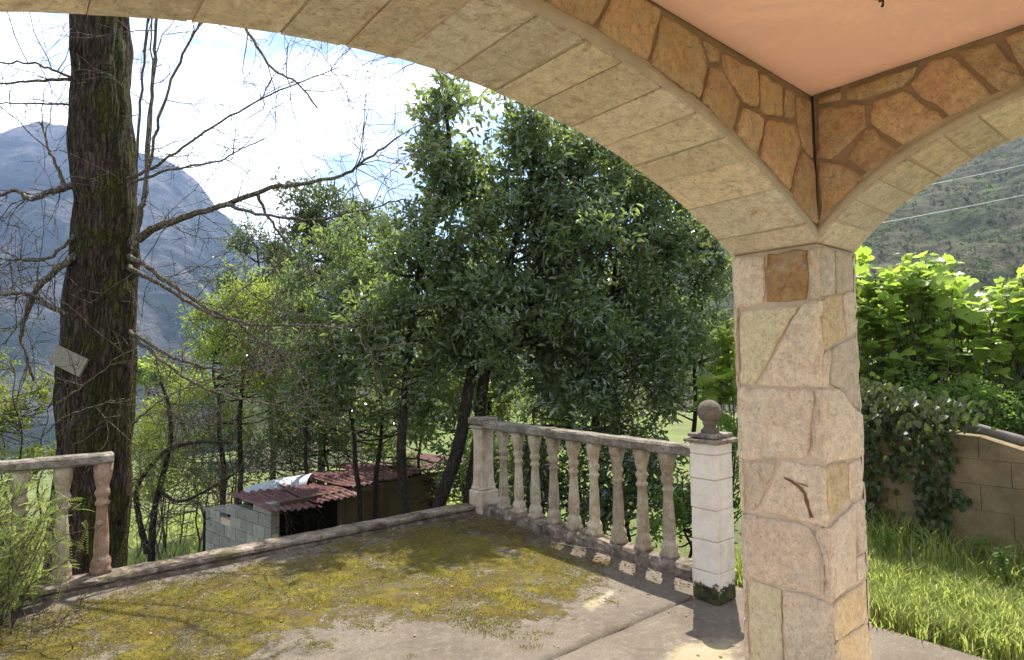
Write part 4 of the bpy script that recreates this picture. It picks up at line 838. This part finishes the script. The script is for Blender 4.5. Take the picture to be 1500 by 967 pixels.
b = at(330, 800, 12.5); th_ = thing('bare_thicket', 'grey bare twiggy thicket between the old trunk and the shed', 'thicket', (b[0], b[1], float(gz(b[0], b[1]))))
V, Q = merge(lst); o = bulk('stems', V, Q, 'twig_bark', th_); o['kind'] = 'stuff'
V, Q = foliage(sample_blobs([(300, 640, 120, 60, 12.6), (400, 600, 70, 60, 12.8), (250, 590, 60, 50, 12.6), (230, 680, 60, 60, 12.4)], 480, 0), 12, .3, .05, .022, 4, .4); o = bulk('buds', V, Q, 'shrub_leaf', th_, False); o['kind'] = 'stuff'

# feathery shrub over the left end of the kerb
fb = on(40, 900, 2, 0); fe = thing('feathery_shrub', 'feathery light green shrub growing over the left kerb', 'bush', (fb[0]-.1, fb[1]-.15, .0))
st = []; PV = []; DV = []; NV = []
for k in range(120):
    D = rng.uniform(3.7, 4.35); p0 = at(rng.uniform(-160, 30), 900, D); p0[2] = .0; x = abs(rng.normal(0, 62))-25; y = rng.uniform(690+max(0, x)*.3, 870)
    p1 = at(x, y, D); p1[2] = max(p1[2], .06)
    P = catmull([p0, (p0+p1)/2+rng.normal(0, .05, 3), p1], 6); st.append(tube(P, np.linspace(.006, .002, len(P)), 5))
    for q in range(15):
        a = P[rng.integers(3, len(P))]; d = unit(rdir(1)[0]+np.array([0, 0, .1])); Lf = rng.uniform(.06, .14); s_ = unit(np.cross(d, [0, 0, 1])+rng.normal(0, .3, 3))
        ax = catmull([a, a+d*Lf*.5+np.array([0, 0, .015]), a+d*Lf-np.array([0, 0, .03])], 3); st.append(tube(ax, .0012, 3))
        for w in np.linspace(.1, 1, 10):
            c_ = a+d*Lf*w-np.array([0, 0, .03])*w*w
            for sg in (-1, 1): PV.append(c_); DV.append(s_*sg+d*.5); NV.append(np.cross(s_, d)*(1 if np.cross(s_, d)[2] > 0 else -1))
V, Q = merge(st); o = bulk('stems', V, Q, 'twig_bark', fe); o['kind'] = 'stuff'
V, Q = leaves(np.array(PV), np.array(DV), np.array(NV), .021, .0036, .1, .1); o = bulk('leaflets', V, Q, 'feather_leaf', fe, False); o['kind'] = 'stuff'
lst = []
for k in range(16):
    b = on(rng.uniform(-30, 110), rng.uniform(880, 960), 2, .01); twigs(b, cr*rng.uniform(-.3, 1)+np.array([0, 0, rng.uniform(.05, .5)])+rng.normal(0, .3, 3)*[1, 1, .2], rng.uniform(.2, .45), .004, 1, lst, .0, .4, (1, 4), .0018)
V, Q = merge(lst); V[:, 2] = np.maximum(V[:, 2], .008); o = bulk('dry_stems', V, Q, 'twig_bark', fe); o['kind'] = 'stuff'

# ------------------------------------------------------------------ shed below the terrace
c0 = at(397, 737, 9.5); c1 = at(297, 746, 11.1); ev = np.array([c1[0]-c0[0], c1[1]-c0[1], 0]); EL = np.linalg.norm(ev); ev /= EL; fv = np.array([ev[1], -ev[0], 0]); fv = fv if fv[0] > 0 else -fv
gzs = -2.5; sh = thing('shed', 'low block shed with rusty red corrugated roof beyond the kerb', 'shed', (c0[0], c0[1], gzs))
def obox(name, o_, a, b, c_, mat, parent):               # oriented box: origin corner and three edge vectors
    V = [o_, o_+a, o_+a+b, o_+b, o_+c_, o_+a+c_, o_+a+b+c_, o_+b+c_]; f = BOXF
    if np.dot(np.cross(a, b), c_) < 0: f = [q[::-1] for q in BOXF]
    return part(name, V, f, mat, parent)
Zv = np.array([0, 0, 1.]); top0, top1 = c0[2], c1[2]
row = 0; z = gzs
obox('mortar_core', np.array([c0[0], c0[1], gzs])+fv*.02, ev*EL, fv*.10, Zv*(min(top0, top1)-gzs-.04), 'mortar', sh)
while z < top0-.02:
    s_ = -.2 if row % 2 else 0.0
    while s_ < EL-.02:
        a, b = max(0, s_)+.006, min(EL, s_+.4)-.006; tz = top0+(top1-top0)*((a+b)/2/EL); h_ = min(.19, tz-z)
        hole = abs(z+.1-(top0-.42)) < .1 and abs((a+b)/2-EL*.62) < .2
        if b-a > .05 and h_ > .05 and not hole: obox('block', np.array([c0[0], c0[1], z])+ev*a+fv*rng.uniform(0, .006), ev*(b-a), fv*.14, Zv*h_, 'grey_block', sh)
        s_ += .4
    z += .2; row += 1
FL = 4.4
obox('back_wall', np.array([c0[0], c0[1], gzs])+ev*EL*.95, fv*FL, ev*.1, Zv*(top1-gzs-.02), 'shed_shade', sh)  # wall coloured near black, standing for the shaded interior
for t_, w in ((.02, .10), (1.25, .07), (2.1, .06), (3.4, .09), (4.25, .09)): obox('timber_post', np.array([c0[0], c0[1], gzs])+fv*t_+ev*.03, fv*w, ev*w, Zv*(top0-gzs-.03), 'shed_wood', sh)
obox('front_panel', np.array([c0[0], c0[1], gzs])+fv*1.35+ev*.12, fv*2.1, ev*.03, Zv*(top0-gzs-.08), 'shed_wood', sh)
obox('eave_beam', np.array([c0[0], c0[1], top0-.12])+ev*.05, fv*FL, ev*.08, Zv*.09, 'shed_wood', sh)
def corr(name, o_, a, b, mat, parent, waves=8, amp=.018, nb=10, warp=.03, seed=0):
    na = waves*6+1; U, Vv = np.meshgrid(np.linspace(0, 1, na), np.linspace(0, 1, nb), indexing='ij'); P = o_+U[..., None]*a+Vv[..., None]*b
    P[..., 2] += amp*np.sin(U*waves*2*np.pi); P = P.reshape(-1, 3); P[:, 2] += warp*noise3(P, seed, 2.2, 3)
    i, j = np.meshgrid(np.arange(na-1), np.arange(nb-1), indexing='ij'); Q = np.stack([i*nb+j, (i+1)*nb+j, (i+1)*nb+j+1, i*nb+j+1], -1).reshape(-1, 4)
    o = bulk(name, P, Q, mat, parent); md = o.modifiers.new('t', 'SOLIDIFY'); md.thickness = .004; return o
for k in range(6):
    fr = -.30 if k == 0 else (-.22 if k == 1 else rng.uniform(-.02, .06)); drop = .13 if k < 2 else .0
    o_ = np.array([c0[0], c0[1], top0+.03+.012*(k % 2)-drop])+fv*(-.12+k*.78+rng.uniform(-.03, .03))+ev*fr
    corr('roof_sheet', o_, fv*.84+ev*rng.uniform(-.04, .04)+Zv*(-.02 if k == 0 else 0), ev*(EL*(.62 if k < 2 else .75))+Zv*(drop*.9+rng.uniform(-.02, .03)), 'red_sheet', sh, 7, .02, 12, .05, 40+k)
# bent grey sheet curled up on the roof
q0 = at(362, 726, 10.5); q1 = at(456, 711, 11.2); gx_ = thing('metal_sheet', 'curled pale grey corrugated sheet lying on the shed roof', 'metal sheet', q0)
na, nb = 41, 14; V = []
for u in np.linspace(0, 1, na):
    c_ = q0+(q1-q0)*u; Rr_ = .15+.06*math.sin(min(1, u*1.6)*1.57)
    for v in np.linspace(-.9, 3.7, nb): V.append(c_+(-flat*math.cos(v)*1.25+Zv*math.sin(v))*Rr_*(1+.04*math.sin(v*14)))
o = bulk('sheet', np.array(V), np.array([(i*nb+j, (i+1)*nb+j, (i+1)*nb+j+1, i*nb+j+1) for i in range(na-1) for j in range(nb-1)]), 'grey_sheet', gx_); md = o.modifiers.new('t', 'SOLIDIFY'); md.thickness = .004

# ------------------------------------------------------------------ right side: block wall, ivy, fig tree, lawn
WXP = 6.0
bw = thing('block_wall', 'old stained block wall behind the grass, half covered in ivy', 'wall', (WXP, 1.5, 0))
def wtop(y): return 1.02 if y > 1.56 else 1.02-(1.56-y)*.30
box('mortar_core', (WXP+.007, -1.6, -.3), (WXP+.19, 1.56, .40), 'wall_block', bw); box('mortar_core', (WXP+.007, 1.56, -.3), (WXP+.19, 2.75, 1.0), 'wall_block', bw)
ro = 0; z = -.2
while z < 1.0:
    y = -1.6-(.2 if ro % 2 else 0)
    while y < 2.75:
        a, b = y+.002, y+.398; h_ = min(.197, wtop((a+b)/2)-z)
        if h_ > .05:
            e = rng.uniform(-.004, .004); t0, t1 = min(z+.197, wtop(a)), min(z+.197, wtop(b))
            V = box_v((WXP+e, a, z), (WXP+.20, b, z+.197)); V[[4, 5], 2] = t0; V[[6, 7], 2] = t1; part('block', V, BOXF, 'wall_block', bw)
        y += .4
    z += .2; ro += 1
P = catmull([(WXP+.05, 1.75, 1.08), (WXP+.04, 1.5, 1.06), (WXP+.03, 1.2, .985), (WXP+.03, .8, .87), (WXP+.05, .2, .72), (WXP+.05, -.6, .5)], 8); V, Q = tube(P, np.linspace(.035, .045, len(P)), 10, .05)
lg = thing('pole', 'grey weathered pole lying along the sloping wall top', 'pole', P[0]); bulk('shaft', V, Q, 'coping_grey', lg)
iv_ = thing('ivy', 'dark ivy hanging over the block wall beside the pillar', 'ivy', (WXP, 2.3, 0)); PV = []; sts = []
def onw(x, y): return on(x, y, 0, WXP-.01)
for pts, wd, n in (([(1268, 570), (1276, 660), (1284, 790)], 22, 420), ([(1300, 590), (1310, 640), (1316, 690)], 12, 90), ([(1338, 600), (1350, 660), (1362, 720), (1366, 775)], 20, 330), ([(1380, 600), (1392, 660), (1386, 720), (1378, 770)], 13, 150), ([(1395, 720), (1418, 735)], 7, 40), ([(1285, 770), (1380, 785)], 12, 150), ([(1255, 575), (1330, 590), (1420, 605)], 24, 520), ([(1255, 610), (1310, 615), (1380, 622)], 14, 260), ([(1240, 600), (1245, 780)], 30, 300)):
    Pp = catmull([(*p, 0) for p in pts], 6)[:, :2]; sts.append(tube(np.array([onw(*p)-np.array([.01, 0, 0]) for p in Pp]), .005, 5))
    for _ in range(n):
        p = Pp[rng.integers(len(Pp))]+rng.normal(0, wd*.55, 2); q = onw(*p); q[0] -= abs(rng.normal(0, .06 if q[2] < .95 else .15)); PV.append(q)
PV = np.array(PV); n = len(PV); D = unit(np.array([-.3, 0, -.8])+rdir(n)*.6); N = unit(np.array([-.8, -.1, .5])+rdir(n)*.5)
V, Q = leaves(PV, D, N, rng.uniform(.035, .075, n), rng.uniform(.035, .065, n), .15, .2); o = bulk('leaves', V, Q, 'ivy_leaf', iv_, False); o['kind'] = 'stuff'
V, Q = merge(sts); o = bulk('stems', V, Q, 'twig_bark', iv_)
FIGO = []                                                # a lobed fig leaf outline (across, along)
for x, y in ((0, 0), (.16, -.04), (.34, .10), (.30, .24), (.50, .42), (.44, .56), (.24, .52), (.28, .78), (.12, .94), (0, 1.0)): FIGO.append((x, y))
FIGO = FIGO+[(-x, y) for x, y in FIGO[-2:0:-1]]; FO = np.array(FIGO); nf = len(FO)
def fig_leaves(P, D, N, Ln):
    n = len(P); D = unit(D); N = unit(N-(N*D).sum(1, keepdims=True)*D); X = np.cross(D, N); Ln = Ln[:, None, None]
    cup = .18*np.abs(FO[:, 0])-.22*FO[:, 1]**2
    V = P[:, None]+Ln*(FO[None, :, :1]*X[:, None]+FO[None, :, 1:]*D[:, None]+cup[None, :, None]*N[:, None])
    mid = P[:, None]+Ln*(D[:, None]*.45-N[:, None]*.05); V = np.concatenate([V, mid], 1).reshape(-1, 3); k = np.arange(n)[:, None, None]*(nf+1)
    tri = np.array([(a, (a+1) % nf, nf) for a in range(nf)])[None]; return V, (k+tri).reshape(-1, 3)
fg = at(1400, 640, 7.6); fig = thing('fig_tree', 'fig tree with big lobed sunlit leaves behind the wall', 'tree', (fg[0], fg[1], 0)); PV = []; DV = []; NV = []; LV = []; limbs_ = []
bases = [at(1330, 660, 7.6), at(1440, 660, 7.4), at(1520, 660, 7.6), at(1230, 660, 8.2)]
tips = []
for k in range(400):
    x = rng.uniform(1235, 1640); up_ = 392+26*math.sin(x*.045)+20*math.sin(x*.017+2); y = up_+rng.uniform(0, 1)*215; D = rng.uniform(7.2, 8.8)
    tips.append((x, y, D))
for k in range(22): tips.append((rng.uniform(1040, 1090), rng.uniform(480, 640), rng.uniform(8.0, 8.8)))
for x, y, D in tips:
    tip = at(x, y, D); b = bases[int(np.argmin([np.linalg.norm(tip-q) for q in bases]))]; b = b+rng.normal(0, .35, 3)*[1, 1, .5]+np.array([0, 0, .25])
    if x < 1100: b = at(1065, 760, 8.4)
    mid = tip+np.array([0, 0, -.22])+(b-tip)*.35+rng.normal(0, .10, 3)
    P = catmull([b, b*.5+mid*.5+np.array([0, 0, -.08]), mid, tip], 4); limbs_.append(tube(P, np.linspace(.010, .005, len(P)), 6))
    m_ = rng.integers(11, 18)
    for q in range(m_):
        a_ = rng.uniform(0, 6.28); o_ = np.array([math.cos(a_), math.sin(a_), rng.uniform(-.1, .7)]); h_ = rng.uniform(0, .30); p_ = tip-np.array([0, 0, h_])+rng.normal(0, .04, 3); s_ = p_+unit(o_)*rng.uniform(.03, .08); limbs_.append(tube(np.array([p_, s_]), .0025, 4))
        PV.append(s_); DV.append(o_*[1, 1, .6]); NV.append(np.array([0, 0, 1])+rng.normal(0, .75, 3)); LV.append(rng.uniform(.09, .23)*(1 if h_ > .06 else .7))
V, Q = fig_leaves(np.array(PV), np.array(DV), np.array(NV), np.array(LV)); o = bulk('leaves', V, Q, 'fig_leaf', fig); o['kind'] = 'stuff'
V, Q = merge(limbs_); o = bulk('limbs', V, Q, 'fig_bark', fig); o['kind'] = 'stuff'
for b in bases: V, Q = tube(catmull([(b[0], b[1], -.1), (b[0]+.05, b[1]-.05, .4), b], 5), np.linspace(.06, .035, 11), 8, .05); bulk('trunk', V, Q, 'fig_bark', fig)
leafy_tree('bramble', 'tangled bramble sprawling over the wall top under the fig', 'bush', [[(1450, 680, 7.0), (1440, 640, 7.0)], [(1520, 690, 6.9), (1500, 640, 6.8)]],
  [(1440, 600, 60, 24, 7.0), (1500, 615, 60, 26, 6.8), (1390, 590, 40, 26, 7.1), (1330, 570, 60, 26, 7.3), (1560, 630, 60, 30, 6.7)], 330, 18, .14, .05, .034, 'weed_leaf', 'twig_bark', limbs=90, r0=.012, shell=0)
leafy_tree('hedge_shrub', 'leafy green shrub filling the gap between post and pillar', 'bush', [[(1075, 830, 7.4), (1070, 760, 7.4), (1062, 680, 7.5)], [(1010, 830, 7.2), (1005, 760, 7.2), (1000, 700, 7.2)]],
  [(1070, 740, 30, 60, 7.4), (1068, 640, 26, 50, 7.6), (1000, 760, 40, 40, 7.2), (1100, 690, 40, 80, 7.6), (940, 790, 50, 20, 7.0)], 190, 20, .16, .06, .035, 'weed_leaf', 'laurel_bark', limbs=50, r0=.02, shell=0)
def grass(name, label, n, xs, ys, hmin, hmax, dens, mat, w=.0045):
    X = rng.uniform(*xs, n*2); Y = rng.uniform(*ys, n*2); keep = dens(X, Y) > rng.uniform(0, 1, n*2); X, Y = X[keep][:n], Y[keep][:n]; n = len(X)
    B = np.stack([X, Y, gz(X, Y)-.01], 1); cl = .55+.9*np.clip(noise3(B*[1, 1, 0], 71, 3.0, 3)*.5+.5, 0, 1)
    H = rng.uniform(hmin, hmax, n)*cl; a_ = rng.uniform(0, 6.28, n); lean = np.stack([np.cos(a_), np.sin(a_), 0*a_], 1)*rng.uniform(.1, .75, n)[:, None]
    sd_ = np.stack([-np.sin(a_), np.cos(a_), 0*a_], 1)*(w*rng.uniform(.6, 1.5, n))[:, None]; up_ = np.array([0, 0, 1.])
    m1 = B+(up_*.55+lean*.22)*H[:, None]; t_ = B+(up_*.85+lean)*H[:, None]
    V = np.stack([B-sd_, B+sd_, m1-sd_*.8, m1+sd_*.8, t_-sd_*.12, t_+sd_*.12], 1).reshape(-1, 3); k = np.arange(n)[:, None]*6
    Q = np.concatenate([k+np.array([[0, 1, 3, 2]]), k+np.array([[2, 3, 5, 4]])]); o = bulk(name, V, Q, mat); set_props(o, label, 'grass', kind='stuff')
grass('lawn_grass', 'rough sunlit grass between the terrace edge and the block wall', 52000, (4.02, 6.0), (-.8, 3.4), .05, .22, lambda x, y: .12+.88*sstep(4.03, 4.35, x), 'grass_blade')
grass('dry_grass', 'straw coloured dry blades among the green lawn', 5000, (4.0, 6.0), (-.8, 3.4), .05, .2, lambda x, y: 1.0+0*x, 'dry_leaf', .003)
grass('tall_grass', 'taller grass stalks at the foot of the block wall', 1500, (5.2, 5.98), (.2, 3.2), .2, .42, lambda x, y: sstep(5.2, 5.8, x), 'grass_blade', .004)
grass('bank_grass', 'long grass on the bank below the terrace', 60000, (-6, 12), (5.9, 22), .08, .35, lambda x, y: np.where((y > 6) & (np.arctan2(y, x) > R_(52)), 1.0, .12)*np.exp(-np.hypot(x, y)/16), 'grass_blade', .010)
for k, (x, y, h_) in enumerate(((1386, 790, .30), (1440, 815, .22), (1352, 800, .25), (1300, 800, .22), (1470, 835, .24))):
    b = on(x, y+20, 2, 0); wd_ = thing('weed', ['tall broad leaved weed in front of the wall ivy', 'low leafy weed right of the tallest weed', 'leafy weed left of the tallest weed', 'leafy weed close to the pillar in the grass', 'leafy weed at the right end of the grass'][k], 'weed', b, 'weeds in the grass')
    P = b+np.outer(np.linspace(0, 1, 8), [0, 0, h_])+np.c_[.02*np.sin(np.linspace(0, 3, 8)), np.zeros(8), np.zeros(8)]; V, Q = tube(P, np.linspace(.005, .002, 8), 5); bulk('stem', V, Q, 'weed_leaf', wd_)
    n = 30; q = rng.integers(1, 8, n); D = rdir(n)*[1, 1, .25]+np.array([0, 0, .15]); Pl = P[q]; V, Q = leaves(Pl, D, np.array([0, 0, 1.])+rdir(n)*.4, rng.uniform(.05, .10, n), rng.uniform(.02, .04, n), .15, .25); bulk('leaves', V, Q, 'weed_leaf', wd_, False)
n = 60000; Pm = np.stack([rng.uniform(-.2, 3.95, n), rng.uniform(2.5, 5.36, n)], 1); P3 = np.c_[Pm, np.zeros(n)]
pm = .60*soft(Pm, MOSS, .55)+.35*noise3(P3, 61, 4.0, 4)+.25*noise3(P3, 62, 18, 3); kp = pm > .42; P3 = P3[kp]; P3[:, 2] = .004; n = len(P3)
V, Q = leaves(P3, rdir(n)*[1, 1, .3]+np.array([0, 0, .8]), rdir(n), rng.uniform(.007, .017, n), rng.uniform(.004, .009, n), .2, .2)
o = bulk('moss_tufts', V, Q, 'moss_leaf', None, False); set_props(o, 'cushions of yellow green moss on the terrace floor', 'moss', kind='stuff')
# litter on the terrace
lst = []
for k in range(60):
    b = on(rng.uniform(660, 790), rng.uniform(752, 782), 2, .012)
    if b[0] < 3.93 and b[1] < 5.33: twigs(b, np.array([*rng.normal(0, 1, 2), .03]), rng.uniform(.1, .35), .0028, 1, lst, 0, .25, (1, 3), .0014)
V, Q = merge(lst); V[:, 2] = .006+np.abs(V[:, 2]-.012)*.35; o = bulk('fallen_twigs', V, Q, 'twig_bark'); set_props(o, 'heap of fallen dry twigs in the terrace corner', 'twigs', kind='stuff')
P = catmull([on(818, 796, 2, .012), on(850, 802, 2, .02), on(872, 803, 2, .012)], 6); V, Q = tube(P, .005, 6); o = bulk('stick', V, Q, 'board_wood'); set_props(o, 'pale dry stick lying along the right kerb', 'stick')
n = 900; X = rng.uniform(.2, 3.95, n); Y = 5.36-np.abs(rng.normal(0, .5, n)); k = rng.uniform(0, 1, n) < .4; X[k] = 3.95-np.abs(rng.normal(0, .25, k.sum())); Y[k] = rng.uniform(2.6, 5.3, k.sum())
Pl = np.stack([X, Y, np.full(n, .012)], 1); V, Q = leaves(Pl, rdir(n)*[1, 1, .1], np.array([0, 0, 1.])+rdir(n)*.5, rng.uniform(.012, .045, n), rng.uniform(.008, .02, n), .3, .1); V[:, 2] = np.maximum(V[:, 2], .007)
o = bulk('fallen_leaves', V, Q, 'dry_leaf', None, False); set_props(o, 'small dry leaves scattered on the terrace floor', 'leaves', kind='stuff')
ico = bmesh.new(); bmesh.ops.create_icosphere(ico, subdivisions=1, radius=1); iv = np.array([v.co[:] for v in ico.verts]); jf = np.array([[v.index for v in f.verts] for f in ico.faces]); ico.free()
n = 200; C = np.stack([rng.uniform(.3, 4.0, n), rng.uniform(1.9, 5.3, n), np.full(n, .006)], 1); rr = np.abs(rng.normal(.003, .003, n))+.002
V = (iv[None]*(1+rng.normal(0, .2, (n, 12, 1)))*rr[:, None, None]*[1, 1, .7]+C[:, None]).reshape(-1, 3); o = bulk('grit', V, (jf[None]+np.arange(n)[:, None, None]*12).reshape(-1, 3), 'mortar_brown', smooth=False); set_props(o, 'loose grit and crumbs lying on the terrace concrete', 'grit', kind='stuff')
# power lines across the right hill
for (a, b, lab) in (((1100, 362), (1600, 266), 'lower power line crossing in front of the hill'), ((1100, 322), (1600, 221), 'upper power line crossing in front of the hill')):
    p0, p1 = at(*a, 34), at(*b, 26); p0 = p0+(p0-p1)*.2; p1 = p1+(p1-p0)*.3; t_ = np.linspace(0, 1, 30)[:, None]; P = p0+(p1-p0)*t_-np.array([0, 0, 1.])*.35*4*t_*(1-t_)+np.array([0, 0, .3]); V, Q = tube(P, .010, 6); o = bulk('power_line', V, Q, 'wire_metal'); set_props(o, lab, 'wire', 'power lines')

# ------------------------------------------------------------------ haze in the valley air
hz = part('haze', box_v((-2500, -2500, -135), (2500, 2500, 640)), BOXF, None); hz['kind'] = 'stuff'; hz['label'] = 'blue spring haze filling the valley'; hz['category'] = 'haze'
hm = bpy.data.materials.new('haze_air'); hm.use_nodes = True; hm.node_tree.nodes.clear(); pv = hm.node_tree.nodes.new('ShaderNodeVolumePrincipled'); ho = hm.node_tree.nodes.new('ShaderNodeOutputMaterial')
pv.inputs['Color'].default_value = (.42, .58, .98, 1); pv.inputs['Density'].default_value = .00020; pv.inputs['Anisotropy'].default_value = .2
hm.node_tree.links.new(pv.outputs[0], ho.inputs['Volume']); hz.data.materials.append(hm)
print('objects', len(bpy.data.objects), 'faces', sum(len(m_.polygons) for m_ in bpy.data.meshes))
